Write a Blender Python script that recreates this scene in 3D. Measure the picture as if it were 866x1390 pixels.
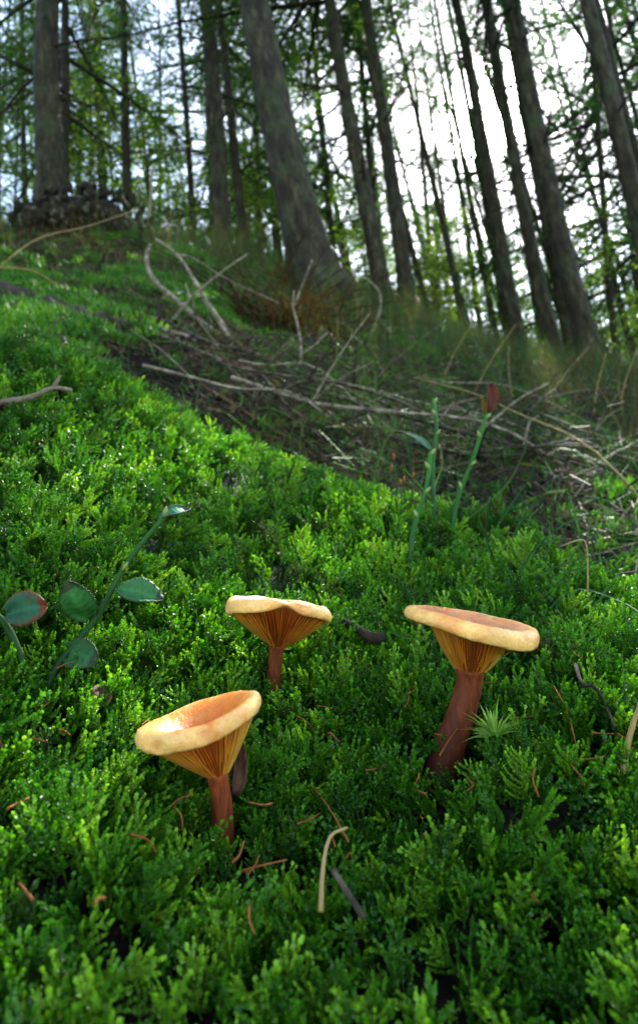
import bpy, math, random
import numpy as np
from mathutils import Vector, Matrix, Euler

random.seed(7)
RNG = np.random.default_rng(11)
rad = math.radians
for o in list(bpy.data.objects):
    bpy.data.objects.remove(o)
scene = bpy.context.scene
C = scene.collection

# ------------------------------------------------------------------ camera
FPX, CX, CY = 800.0, 433.0, 650.0            # focal length and optical centre in photograph pixels
PITCH, ROLL = rad(15.0), rad(7.0)
CAM = Vector((0, 0, 0.16))
R0 = Vector((1, 0, 0)); FW = Vector((0, math.cos(PITCH), math.sin(PITCH))); U0 = Vector((0, -math.sin(PITCH), math.cos(PITCH)))
RT = math.cos(ROLL) * R0 - math.sin(ROLL) * U0
UP = math.cos(ROLL) * U0 + math.sin(ROLL) * R0
cam_data = bpy.data.cameras.new('camera')
cam = bpy.data.objects.new('camera', cam_data); C.objects.link(cam)
m = Matrix((RT, UP, -FW)).transposed().to_4x4(); m.translation = CAM
cam.matrix_world = m
cam_data.sensor_fit = 'VERTICAL'; cam_data.sensor_height = 36.0; cam_data.sensor_width = 36.0 * 866 / 1390
cam_data.lens = FPX / 1390 * 36.0
cam_data.shift_y = -45.0 / 1390
cam_data.clip_start = 0.005; cam_data.clip_end = 2000
cam_data.dof.use_dof = True; cam_data.dof.focus_distance = 0.28; cam_data.dof.aperture_fstop = 11.0
cam_data.dof.aperture_blades = 6
scene.camera = cam

def ray(px, py):
    return (FW + (px - CX) / FPX * RT - (py - CY) / FPX * UP).normalized()
def at_depth(px, py, d):                      # point at depth d along the optical axis
    return CAM + (FW + (px - CX) / FPX * RT - (py - CY) / FPX * UP) * d
def at_dist(px, py, r):                       # point at horizontal distance r
    d = ray(px, py); return CAM + d * (r / math.hypot(d.x, d.y))

# ------------------------------------------------------------------ sky and sun
SUN = ray(655, 160)
sun_el = math.asin(SUN.z); sun_az = math.atan2(SUN.x, SUN.y)
world = bpy.data.worlds.new('World'); scene.world = world; world.use_nodes = True
wn = world.node_tree; wn.nodes.clear()
out = wn.nodes.new('ShaderNodeOutputWorld'); bg = wn.nodes.new('ShaderNodeBackground')
sky = wn.nodes.new('ShaderNodeTexSky'); sky.sky_type = 'NISHITA'; sky.sun_disc = False
sky.sun_elevation = sun_el; sky.sun_rotation = sun_az
sky.air_density = 1.0; sky.dust_density = 0.6; sky.ozone_density = 1.0
bg.inputs['Strength'].default_value = 0.15
hz = wn.nodes.new('ShaderNodeHueSaturation'); hz.inputs['Saturation'].default_value = 0.85   # thin high haze whitens the blue
wn.links.new(sky.outputs[0], hz.inputs['Color']); wn.links.new(hz.outputs[0], bg.inputs[0])
# the glare of the sun itself in slightly misty air, a lobe round the sun's direction
geo = wn.nodes.new('ShaderNodeTexCoord')
dotn = wn.nodes.new('ShaderNodeVectorMath'); dotn.operation = 'DOT_PRODUCT'; dotn.inputs[1].default_value = SUN
wn.links.new(geo.outputs['Generated'], dotn.inputs[0])
def lobe(power, amount):
    a = wn.nodes.new('ShaderNodeMath'); a.operation = 'MAXIMUM'; a.inputs[1].default_value = 0.0
    wn.links.new(dotn.outputs['Value'], a.inputs[0])
    b = wn.nodes.new('ShaderNodeMath'); b.operation = 'POWER'; b.inputs[1].default_value = power
    wn.links.new(a.outputs[0], b.inputs[0])
    c = wn.nodes.new('ShaderNodeMath'); c.operation = 'MULTIPLY'; c.inputs[1].default_value = amount
    wn.links.new(b.outputs[0], c.inputs[0]); return c
l1, l2 = lobe(1600, 60.0), lobe(60, 0.10)
ad = wn.nodes.new('ShaderNodeMath'); ad.operation = 'ADD'
wn.links.new(l1.outputs[0], ad.inputs[0]); wn.links.new(l2.outputs[0], ad.inputs[1])
bg2 = wn.nodes.new('ShaderNodeBackground'); bg2.inputs[0].default_value = (1.0, 0.97, 0.92, 1)
wn.links.new(ad.outputs[0], bg2.inputs['Strength'])
adds = wn.nodes.new('ShaderNodeAddShader')
wn.links.new(bg.outputs[0], adds.inputs[0]); wn.links.new(bg2.outputs[0], adds.inputs[1])
wn.links.new(adds.outputs[0], out.inputs['Surface'])

sd = bpy.data.lights.new('sun', 'SUN'); sd.energy = 4.2; sd.angle = rad(0.5); sd.color = (1.0, 0.95, 0.86)
so = bpy.data.objects.new('sun', sd); C.objects.link(so)
so.rotation_euler = SUN.to_track_quat('Z', 'Y').to_euler(); so.location = SUN * 50

scene.view_settings.view_transform = 'Standard'; scene.view_settings.look = 'None'
scene.view_settings.exposure = 2.7; scene.view_settings.gamma = 1.0
scene.view_settings.use_curve_mapping = False
scene.render.engine = 'CYCLES'
scene.cycles.use_denoising = True
scene.cycles.max_bounces = 5; scene.cycles.diffuse_bounces = 2; scene.cycles.glossy_bounces = 2
scene.cycles.transmission_bounces = 4; scene.cycles.transparent_max_bounces = 4
scene.cycles.sample_clamp_indirect = 6.0

# ------------------------------------------------------------------ helpers
def tag(o, label=None, cat=None, group=None, kind=None):
    if label: o['label'] = label
    if cat: o['category'] = cat
    if group: o['group'] = group
    if kind: o['kind'] = kind
    return o
def link(o, parent=None):
    C.objects.link(o)
    if parent is not None: o.parent = parent
    return o
def thing(name, loc, label, cat, group=None):
    o = bpy.data.objects.new(name, None); o.location = loc; o.empty_display_size = 0.02
    link(o); return tag(o, label, cat, group)
def mesh_obj(name, verts, faces, mats, parent=None, smooth=True, mat_idx=None, cols=None, origin=None):
    me = bpy.data.meshes.new(name)
    V = np.asarray(verts, dtype=float)
    if origin is not None: V = V - np.array(origin)
    me.from_pydata(V.tolist(), [], faces if isinstance(faces, list) else faces.tolist())
    for mt in (mats if isinstance(mats, (list, tuple)) else [mats]): me.materials.append(mt)
    if mat_idx is not None: me.polygons.foreach_set('material_index', np.asarray(mat_idx, dtype=np.int32))
    if smooth: me.polygons.foreach_set('use_smooth', np.ones(len(me.polygons), dtype=bool))
    if cols is not None:
        a = me.color_attributes.new('Col', 'FLOAT_COLOR', 'POINT')
        c = np.ones((len(me.vertices), 4)); c[:, :3] = np.asarray(cols)
        a.data.foreach_set('color', c.ravel())
    me.update()
    o = bpy.data.objects.new(name, me)
    if origin is not None and parent is None: o.location = origin
    return link(o, parent)

class MB:                                      # collects shapes into one mesh
    def __init__(s): s.v = []; s.f = []; s.mi = []; s.c = []
    def add(s, v, f, mi=0, col=None):
        n = len(s.v); s.v += [tuple(p) for p in v]
        s.f += [tuple(i + n for i in q) for q in f]; s.mi += [mi] * len(f)
        s.c += [col if col is not None else (1, 1, 1)] * len(v)
    def tube(s, pts, rr, n=6, mi=0, cap=True, jit=0.0, col=None):
        pts = [Vector(p) for p in pts]; k = len(pts)
        if not hasattr(rr, '__len__'): rr = [rr] * k
        v = []; f = []; nx = None
        for i, p in enumerate(pts):
            t = (pts[min(i + 1, k - 1)] - pts[max(i - 1, 0)]).normalized()
            if nx is None:
                nx = t.orthogonal().normalized()
            nx = (nx - t * nx.dot(t)).normalized(); b = t.cross(nx)
            for j in range(n):
                a = 2 * math.pi * j / n
                r_ = rr[i] * (1 + jit * random.uniform(-1, 1))
                v.append(p + (nx * math.cos(a) + b * math.sin(a)) * r_)
        for i in range(k - 1):
            for j in range(n):
                f.append((i * n + j, i * n + (j + 1) % n, (i + 1) * n + (j + 1) % n, (i + 1) * n + j))
        if cap:
            f.append(tuple(range(n - 1, -1, -1))); f.append(tuple(range((k - 1) * n, k * n)))
        s.add(v, f, mi, col)
    def build(s, name, mats, parent=None, smooth=True, origin=None, cols=False):
        return mesh_obj(name, s.v, s.f, mats, parent, smooth, s.mi, s.c if cols else None, origin)

def curve(pts, n):                             # Catmull-Rom through points
    P = [Vector(p) for p in pts]; P = [2 * P[0] - P[1]] + P + [2 * P[-1] - P[-2]]
    o_ = []; segs = len(P) - 3
    for i in range(n):
        u = i / (n - 1) * segs; k = min(int(u), segs - 1); t = u - k
        a, b, c, d = P[k:k + 4]
        o_.append(0.5 * (2 * b + (c - a) * t + (2 * a - 5 * b + 4 * c - d) * t * t + (3 * b - a - 3 * c + d) * t ** 3))
    return o_

# ------------------------------------------------------------------ materials
def new_mat(name):
    mt = bpy.data.materials.new(name); mt.use_nodes = True
    nt = mt.node_tree; nt.nodes.clear(); o = nt.nodes.new('ShaderNodeOutputMaterial')
    return mt, nt, o
def N(nt, kind, **kw):
    n = nt.nodes.new(kind)
    for k, v in kw.items():
        if k in n.inputs: n.inputs[k].default_value = v
        else: setattr(n, k, v)
    return n
def noise(nt, scale, detail=4, coord='Object', stretch=None, rough=0.6):
    tc = N(nt, 'ShaderNodeTexCoord'); src = tc.outputs[coord]
    if coord == 'Position':
        pass
    if stretch:
        mp = N(nt, 'ShaderNodeMapping'); mp.inputs['Scale'].default_value = stretch
        nt.links.new(src, mp.inputs[0]); src = mp.outputs[0]
    n = N(nt, 'ShaderNodeTexNoise'); n.inputs['Scale'].default_value = scale; n.inputs['Detail'].default_value = detail
    n.inputs['Roughness'].default_value = rough
    nt.links.new(src, n.inputs['Vector']); return n
def pos_noise(nt, scale, detail=3):
    g = N(nt, 'ShaderNodeNewGeometry'); n = N(nt, 'ShaderNodeTexNoise')
    n.inputs['Scale'].default_value = scale; n.inputs['Detail'].default_value = detail
    nt.links.new(g.outputs['Position'], n.inputs['Vector']); return n
def ramp(nt, src, stops):
    r = N(nt, 'ShaderNodeValToRGB'); e = r.color_ramp.elements
    while len(e) < len(stops): e.new(0.5)
    for k, (p, c) in enumerate(stops):
        e[k].position = p; e[k].color = (*c, 1)
    nt.links.new(src, r.inputs[0]); return r
def mixc(nt, fac, a, b, mode='MIX'):
    x = N(nt, 'ShaderNodeMix', data_type='RGBA', blend_type=mode)
    for sock, val in ((x.inputs[0], fac), (x.inputs[6], a), (x.inputs[7], b)):
        if hasattr(val, 'links') or hasattr(val, 'is_linked'): nt.links.new(val, sock)
        elif isinstance(val, tuple): sock.default_value = (*val, 1)
        else: sock.default_value = val
    return x.outputs[2]
def bump(nt, src, strength, dist):
    b = N(nt, 'ShaderNodeBump'); b.inputs['Strength'].default_value = strength; b.inputs['Distance'].default_value = dist
    nt.links.new(src, b.inputs['Height']); return b.outputs[0]

def leaf_mat(name, c1, c2, transl=0.4, scale=30.0, rough=0.45, c3=None, spec=0.4, tint=1.3, vcol=False, old=None):
    """thin leaves: colour varies from one individual to the next and from place to place"""
    mt, nt, o = new_mat(name)
    oi = N(nt, 'ShaderNodeObjectInfo'); nz = pos_noise(nt, scale)
    mean = N(nt, 'ShaderNodeMath', operation='ADD'); nt.links.new(oi.outputs['Random'], mean.inputs[0])
    nt.links.new(nz.outputs['Fac'], mean.inputs[1])
    half = N(nt, 'ShaderNodeMath', operation='MULTIPLY'); half.inputs[1].default_value = 0.5
    nt.links.new(mean.outputs[0], half.inputs[0])
    st = [(0.28, c1), (0.6, c2)] + ([(0.78, c3)] if c3 else [])
    if old: st = [(0.17, old)] + st             # a few old brown shoots
    cr = ramp(nt, half.outputs[0], st)
    co = cr.outputs[0]
    if vcol:                                   # paler young tips, stored on the mesh
        va = N(nt, 'ShaderNodeVertexColor'); va.layer_name = 'Col'; co = mixc(nt, 1.0, co, va.outputs[0], 'MULTIPLY')
    p = N(nt, 'ShaderNodeBsdfPrincipled'); p.inputs['Roughness'].default_value = rough
    p.inputs['Specular IOR Level'].default_value = spec
    nt.links.new(co, p.inputs['Base Color'])
    t = N(nt, 'ShaderNodeBsdfTranslucent')
    tc = mixc(nt, 1.0, co, (tint, tint, tint * 0.5), 'MULTIPLY'); nt.links.new(tc, t.inputs[0])
    ms = N(nt, 'ShaderNodeMixShader'); ms.inputs[0].default_value = transl
    nt.links.new(p.outputs[0], ms.inputs[1]); nt.links.new(t.outputs[0], ms.inputs[2])
    nt.links.new(ms.outputs[0], o.inputs[0]); return mt
def solid_mat(name, stops, scale=40.0, rough=0.7, stretch=None, bs=0.5, bd=0.001, spec=0.1, detail=5, coord='Object'):
    mt, nt, o = new_mat(name)
    nz = noise(nt, scale, detail, coord, stretch); cr = ramp(nt, nz.outputs['Fac'], stops)
    p = N(nt, 'ShaderNodeBsdfPrincipled'); p.inputs['Roughness'].default_value = rough
    p.inputs['Specular IOR Level'].default_value = spec
    nt.links.new(cr.outputs[0], p.inputs['Base Color'])
    nt.links.new(bump(nt, nz.outputs['Fac'], bs, bd), p.inputs['Normal'])
    nt.links.new(p.outputs[0], o.inputs[0]); return mt

M = {}
M['moss'] = leaf_mat('moss', (0.014, 0.080, 0.004), (0.055, 0.200, 0.006), 0.42, 9.0, 0.42, (0.17, 0.36, 0.02), 0.4, 1.3, True, (0.060, 0.050, 0.012))
M['moss_far'] = leaf_mat('moss_far', (0.022, 0.100, 0.006), (0.070, 0.220, 0.010), 0.42, 2.0, 0.5, (0.15, 0.33, 0.02), 0.3)
M['star_moss'] = leaf_mat('star_moss', (0.16, 0.34, 0.04), (0.32, 0.50, 0.09), 0.4, 60.0)
M['needle'] = leaf_mat('conifer_needles', (0.012, 0.048, 0.012), (0.035, 0.095, 0.016), 0.5, 0.25, 0.6, (0.060, 0.12, 0.02), 0.2)
M['broadleaf'] = leaf_mat('broad_leaves', (0.055, 0.130, 0.012), (0.13, 0.24, 0.02), 0.55, 0.6, 0.5, (0.20, 0.30, 0.03), 0.3)
M['grass'] = leaf_mat('grass_blades', (0.012, 0.055, 0.020), (0.035, 0.110, 0.032), 0.35, 4.0, 0.6, (0.10, 0.14, 0.04), 0.12)
M['dry_grass'] = leaf_mat('dry_grass_blades', (0.060, 0.050, 0.020), (0.13, 0.10, 0.042), 0.3, 5.0, 0.7, (0.055, 0.080, 0.025), 0.1)
M['rust_grass'] = leaf_mat('rust_grass', (0.035, 0.018, 0.008), (0.075, 0.042, 0.018), 0.25, 8.0, 0.8, (0.11, 0.075, 0.032), 0.05)

def bark_mat():
    mt, nt, o = new_mat('conifer_bark')
    n1 = noise(nt, 14.0, 6, 'Object', (1, 1, 0.28)); n2 = noise(nt, 2.5, 4)
    tc = N(nt, 'ShaderNodeTexCoord'); mp = N(nt, 'ShaderNodeMapping'); mp.inputs['Scale'].default_value = (1, 1, 0.35)
    nt.links.new(tc.outputs['Object'], mp.inputs[0])
    vo = N(nt, 'ShaderNodeTexVoronoi', feature='DISTANCE_TO_EDGE'); vo.inputs['Scale'].default_value = 16.0
    nt.links.new(mp.outputs[0], vo.inputs['Vector'])
    cr = ramp(nt, n1.outputs['Fac'], [(0.3, (0.008, 0.007, 0.0035)), (0.52, (0.029, 0.025, 0.011)), (0.70, (0.075, 0.068, 0.034))])
    lich = ramp(nt, n2.outputs['Fac'], [(0.52, (0, 0, 0)), (0.68, (1, 1, 1))])
    col = mixc(nt, lich.outputs[0], cr.outputs[0], (0.038, 0.055, 0.020))
    p = N(nt, 'ShaderNodeBsdfPrincipled'); p.inputs['Roughness'].default_value = 0.85
    p.inputs['Specular IOR Level'].default_value = 0.2
    nt.links.new(col, p.inputs['Base Color'])
    ad_ = N(nt, 'ShaderNodeMath', operation='ADD'); nt.links.new(vo.outputs['Distance'], ad_.inputs[0]); nt.links.new(n1.outputs['Fac'], ad_.inputs[1])
    nt.links.new(bump(nt, ad_.outputs[0], 0.9, 0.03), p.inputs['Normal'])
    nt.links.new(p.outputs[0], o.inputs[0]); return mt
M['bark'] = bark_mat()
M['grey_wood'] = solid_mat('lichen_grey_wood', [(0.38, (0.022, 0.019, 0.013)), (0.56, (0.066, 0.055, 0.034)), (0.72, (0.20, 0.19, 0.125))], 60, 0.8, None, 0.6, 0.002)
M['pale_wood'] = solid_mat('bleached_wood', [(0.34, (0.055, 0.045, 0.032)), (0.52, (0.18, 0.15, 0.10)), (0.70, (0.33, 0.32, 0.23))], 60, 0.8, None, 0.6, 0.002)
M['dark_wood'] = solid_mat('dark_rotten_wood', [(0.35, (0.012, 0.009, 0.007)), (0.6, (0.045, 0.032, 0.022)), (0.75, (0.12, 0.11, 0.085))], 50, 0.8, None, 0.8, 0.002)
M['brown_twig'] = solid_mat('brown_twig', [(0.35, (0.05, 0.026, 0.013)), (0.6, (0.12, 0.06, 0.03)), (0.8, (0.24, 0.19, 0.14))], 120, 0.7, None, 0.5, 0.0008)
M['straw'] = solid_mat('straw', [(0.3, (0.20, 0.13, 0.045)), (0.7, (0.36, 0.26, 0.11))], 60, 0.6, None, 0.2, 0.0003)
M['rust_needle'] = solid_mat('fallen_needle', [(0.3, (0.13, 0.035, 0.010)), (0.7, (0.28, 0.10, 0.025))], 90, 0.5, None, 0.2, 0.0002)
M['dead_leaf'] = solid_mat('dead_leaf', [(0.3, (0.04, 0.018, 0.010)), (0.6, (0.10, 0.05, 0.03)), (0.8, (0.17, 0.09, 0.05))], 130, 0.7, None, 0.7, 0.0008)
M['stone'] = solid_mat('lichened_stone', [(0.42, (0.016, 0.012, 0.007)), (0.55, (0.040, 0.034, 0.020)), (0.63, (0.085, 0.088, 0.055)), (0.72, (0.27, 0.29, 0.20))], 22, 0.9, None, 0.8, 0.02)

def ground_mat():
    mt, nt, o = new_mat('forest_floor')
    n1 = pos_noise(nt, 35.0, 6); n2 = pos_noise(nt, 1.7, 4); n3 = pos_noise(nt, 180.0, 4)
    soil = ramp(nt, n3.outputs['Fac'], [(0.40, (0.003, 0.0025, 0.0015)), (0.62, (0.010, 0.007, 0.0035)), (0.76, (0.045, 0.034, 0.020))])
    green = ramp(nt, n1.outputs['Fac'], [(0.35, (0.008, 0.022, 0.005)), (0.65, (0.022, 0.050, 0.010))])
    mk = ramp(nt, n2.outputs['Fac'], [(0.50, (0, 0, 0)), (0.72, (1, 1, 1))])
    col = mixc(nt, mk.outputs[0], soil.outputs[0], green.outputs[0])
    p = N(nt, 'ShaderNodeBsdfPrincipled'); p.inputs['Roughness'].default_value = 0.95
    p.inputs['Specular IOR Level'].default_value = 0.1
    nt.links.new(col, p.inputs['Base Color'])
    nt.links.new(bump(nt, n1.outputs['Fac'], 0.6, 0.01), p.inputs['Normal'])
    nt.links.new(p.outputs[0], o.inputs[0]); return mt
M['ground'] = ground_mat()

def col_mat(name, rough=0.5, sss=0.0, spots=None, bs=0.15, bd=0.0004, scale=900.0, spec=0.4, var=0.25, stretch=None, stains=None, transl=0.0):
    """fungus or leaf flesh: its own colours stored on the mesh, mottled by fine noise"""
    mt, nt, o = new_mat(name)
    a = N(nt, 'ShaderNodeVertexColor'); a.layer_name = 'Col'
    nz = noise(nt, scale, 4, 'Object', stretch); nb = noise(nt, scale * (0.5 if stretch else 0.12), 4, 'Object', stretch)
    v = ramp(nt, nb.outputs['Fac'], [(0.3, (1 - var,) * 3), (0.7, (1 + var * 0.4,) * 3)])
    col = mixc(nt, 1.0, a.outputs[0], v.outputs[0], 'MULTIPLY')
    if stains:
        bn = noise(nt, stains[0], 5, 'Object', None, 0.7); bm = ramp(nt, bn.outputs['Fac'], [(0.50, (0, 0, 0)), (0.68, (1, 1, 1))])
        col = mixc(nt, mixc(nt, stains[2], (0, 0, 0), bm.outputs[0]), col, stains[1])
    if spots:
        sn = noise(nt, spots[0], 3); sm = ramp(nt, sn.outputs['Fac'], [(0.56, (0, 0, 0)), (0.66, (1, 1, 1))])
        sm2 = mixc(nt, spots[2], (0, 0, 0), sm.outputs[0]); col = mixc(nt, sm2, col, spots[1])
    p = N(nt, 'ShaderNodeBsdfPrincipled'); p.inputs['Roughness'].default_value = rough
    p.inputs['Specular IOR Level'].default_value = spec
    if sss:
        p.inputs['Subsurface Weight'].default_value = sss; p.inputs['Subsurface Radius'].default_value = (1.0, 0.4, 0.15)
        p.inputs['Subsurface Scale'].default_value = 0.003
    nt.links.new(col, p.inputs['Base Color'])
    nt.links.new(bump(nt, nz.outputs['Fac'], bs, bd), p.inputs['Normal'])
    if transl:
        tr = N(nt, 'ShaderNodeBsdfTranslucent'); nt.links.new(col, tr.inputs[0]); ms = N(nt, 'ShaderNodeMixShader'); ms.inputs[0].default_value = transl
        nt.links.new(p.outputs[0], ms.inputs[1]); nt.links.new(tr.outputs[0], ms.inputs[2]); nt.links.new(ms.outputs[0], o.inputs[0]); return mt
    nt.links.new(p.outputs[0], o.inputs[0]); return mt
M['cap'] = col_mat('mushroom_cap', 0.42, 0.35, (1100, (0.55, 0.22, 0.05), 0.42), 0.9, 0.0006, 500, 0.4, 0.35, None, (150, (0.62, 0.27, 0.06), 0.5))
M['gill'] = col_mat('mushroom_gills', 0.6, 0.5, None, 0.2, 0.0002, 900)
M['stem'] = col_mat('mushroom_stem', 0.62, 0.1, None, 0.9, 0.0007, 900, 0.25, 0.6, (1, 1, 0.10))
M['plantleaf'] = col_mat('bilberry_leaf', 0.5, 0.0, (260, (0.035, 0.05, 0.02), 0.3), 0.4, 0.0005, 350, 0.2, 0.3, None, (120, (0.05, 0.10, 0.03), 0.4), 0.4)
M['plantstem'] = col_mat('bilberry_stem', 0.6, 0.0, None, 0.2, 0.0003, 300, 0.15)

# ------------------------------------------------------------------ terrain
# control points: photograph pixel and horizontal distance of the ground seen there
CTRL = [(303, 1120, .245), (613, 1012, .275), (372, 935, .335), (433, 1300, .19), (100, 1290, .185), (800, 1290, .20),
        (60, 930, .31), (150, 1050, .26), (800, 1000, .28), (500, 1130, .24), (720, 900, .36),
        (433, 800, .46), (250, 800, .42), (80, 780, .38), (600, 780, .52), (780, 800, .52),
        (433, 700, .66), (0, 640, .52), (200, 640, .62), (0, 485, .85), (120, 500, .88), (240, 585, .86), (370, 640, .85),
        (520, 690, .80), (640, 715, .80), (760, 760, .72), (850, 830, .58),
        (0, 460, 1.35), (130, 465, 1.45), (260, 520, 1.4), (400, 590, 1.3), (540, 640, 1.25), (700, 680, 1.15), (850, 740, 1.0),
        (0, 410, 2.0), (150, 420, 2.1), (280, 460, 2.0), (430, 530, 1.9), (580, 580, 1.9), (720, 610, 1.8), (860, 650, 1.7),
        (0, 360, 3.2), (200, 380, 3.0), (330, 420, 3.0), (450, 470, 3.1), (600, 520, 3.2), (730, 550, 3.2), (866, 585, 3.0),
        (0, 320, 5.2), (120, 318, 5.0), (230, 330, 5.0), (330, 365, 5.0), (430, 400, 5.2), (520, 425, 6.0), (620, 465, 6.3),
        (710, 490, 6.5), (800, 508, 6.5), (866, 522, 6.0)]
def plane(x, y): return 0.40 * y - 0.10 * x
HID = [(0, 520, 1.08), (120, 530, 1.10), (240, 610, 1.08), (370, 655, 1.05), (520, 700, 1.0), (640, 728, .98), (760, 775, .88), (850, 850, .72)]
_cu, _cv, _cd = [], [], []
for px, py, r in CTRL + HID:
    p = at_dist(px, py, r)
    _cu.append(math.atan2(p.x, p.y) * 1.6); _cv.append(math.log(r)); _cd.append((p.z - plane(p.x, p.y)) / r)
for u in (-.75, -.4, -.1, .2, .5, .8):         # beyond the crest the hill lies lower, hidden behind it
    for r, s in ((11, .05), (25, .20), (70, .35), (280, .45)):
        k = int(np.argmin([abs(cu / 1.6 - u) + abs(math.log(6) - cv) for cu, cv in zip(_cu[:len(CTRL)], _cv[:len(CTRL)])]))
        _cu.append(u * 1.6); _cv.append(math.log(r)); _cd.append(_cd[k] - s)
for u in (-.7, -.35, 0, .35, .7):
    _cu.append(u * 1.6); _cv.append(math.log(.1)); _cd.append(-.02)
_cu, _cv, _cd = map(np.array, (_cu, _cv, _cd))
def _phi(d2): return np.where(d2 > 1e-12, 0.5 * d2 * np.log(np.maximum(d2, 1e-12)), 0.0)
_n = len(_cu)
_K = _phi((_cu[:, None] - _cu[None]) ** 2 + (_cv[:, None] - _cv[None]) ** 2) + np.eye(_n) * 0.0006
_P = np.stack([np.ones(_n), _cu, _cv], 1)
_A = np.block([[_K, _P], [_P.T, np.zeros((3, 3))]])
_W = np.linalg.solve(_A, np.concatenate([_cd, np.zeros(3)]))
_wr = np.random.default_rng(5)
def _waves(n, l0, l1):
    L = np.exp(_wr.uniform(math.log(l0), math.log(l1), n)); a = _wr.uniform(0, 2 * math.pi, n)
    return np.stack([2 * math.pi / L * np.cos(a), 2 * math.pi / L * np.sin(a), _wr.uniform(0, 6.28, n), L], 1)
_W1, _W2, _W3 = _waves(14, .022, .075), _waves(12, .12, .4), _waves(10, .6, 2.0)
def _wsum(Wv, x, y): return sum(np.sin(w[0] * x + w[1] * y + w[2]) * w[3] for w in Wv) / len(Wv) ** 0.5
def moss_h(r): return .013 * np.clip((1.15 - r) / .35, 0, 1)      # depth of the moss carpet above the soil
def ground_z(x, y):
    x = np.atleast_1d(np.asarray(x, float)); y = np.atleast_1d(np.asarray(y, float))
    r = np.maximum(np.hypot(x, y), 1e-4); u = np.arctan2(x, y); uc = np.clip(u, -.8, .85)
    v = np.log(np.clip(r, .1, 300)); z = np.empty_like(x)
    for s in range(0, len(x), 20000):
        q = slice(s, s + 20000); U_ = uc[q] * 1.6
        d2 = (U_[:, None] - _cu[None]) ** 2 + (v[q][:, None] - _cv[None]) ** 2
        z[q] = _phi(d2) @ _W[:_n] + _W[_n] + _W[_n + 1] * U_ + _W[_n + 2] * v[q]
    fade = np.clip((2.3 - np.abs(u)) / 1.2, 0, 1) * np.clip((r - .03) / .09, 0, 1)
    z = plane(x, y) + r * z * fade
    z -= moss_h(r)
    z += _wsum(_W1, x, y) * .10 * np.clip((1.6 - r) / 1.0, 0, 1)
    z += _wsum(_W2, x, y) * .055 * np.clip((r - .35) / .6, 0, 1) * np.clip((9 - r) / 4, 0, 1)
    z += _wsum(_W3, x, y) * .05 * np.clip((r - 2) / 2, 0, 1)
    return z
def gz(x, y): return float(ground_z(x, y)[0])
def ground_at(px, py, lift=0.0, near=0.1, far=40.0):     # where the sight line meets the ground
    d = ray(px, py); t = np.exp(np.linspace(math.log(near), math.log(far), 700))
    X, Y, Z = CAM.x + d.x * t, CAM.y + d.y * t, CAM.z + d.z * t
    S = ground_z(X, Y) + moss_h(np.hypot(X, Y)); below = np.nonzero(Z < S)[0]
    k = below[0] if len(below) else int(np.argmin(np.abs(Z - S) / t))
    return Vector((X[k], Y[k], float(S[k]) + lift))
def ground_normal(x, y, e=0.01):
    return Vector((-(gz(x + e, y) - gz(x - e, y)) / (2 * e), -(gz(x, y + e) - gz(x, y - e)) / (2 * e), 1)).normalized()

us = np.concatenate([np.linspace(-math.pi, -.82, 50, endpoint=False), np.linspace(-.82, .86, 300, endpoint=False), np.linspace(.86, math.pi, 50, endpoint=False)])
rs = np.exp(np.linspace(math.log(.03), math.log(400), 470))
gu, gr = np.meshgrid(us, rs)
gx, gy = (gr * np.sin(gu)).ravel(), (gr * np.cos(gu)).ravel()
gv = np.stack([gx, gy, ground_z(gx, gy)], 1); nu, nr = len(us), len(rs)
ii, jj = np.meshgrid(np.arange(nr - 1), np.arange(nu), indexing='ij')
gf = np.stack([ii * nu + jj, (ii + 1) * nu + jj, (ii + 1) * nu + (jj + 1) % nu, ii * nu + (jj + 1) % nu], -1).reshape(-1, 4)[:, ::-1]
gv = np.vstack([gv, [[0, 0, gz(0, 0)]]])
faces = gf.tolist() + [[len(gv) - 1, (j + 1) % nu, j] for j in range(nu)]
g = mesh_obj('ground', gv, faces, M['ground'])
g['kind'] = 'structure'

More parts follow.
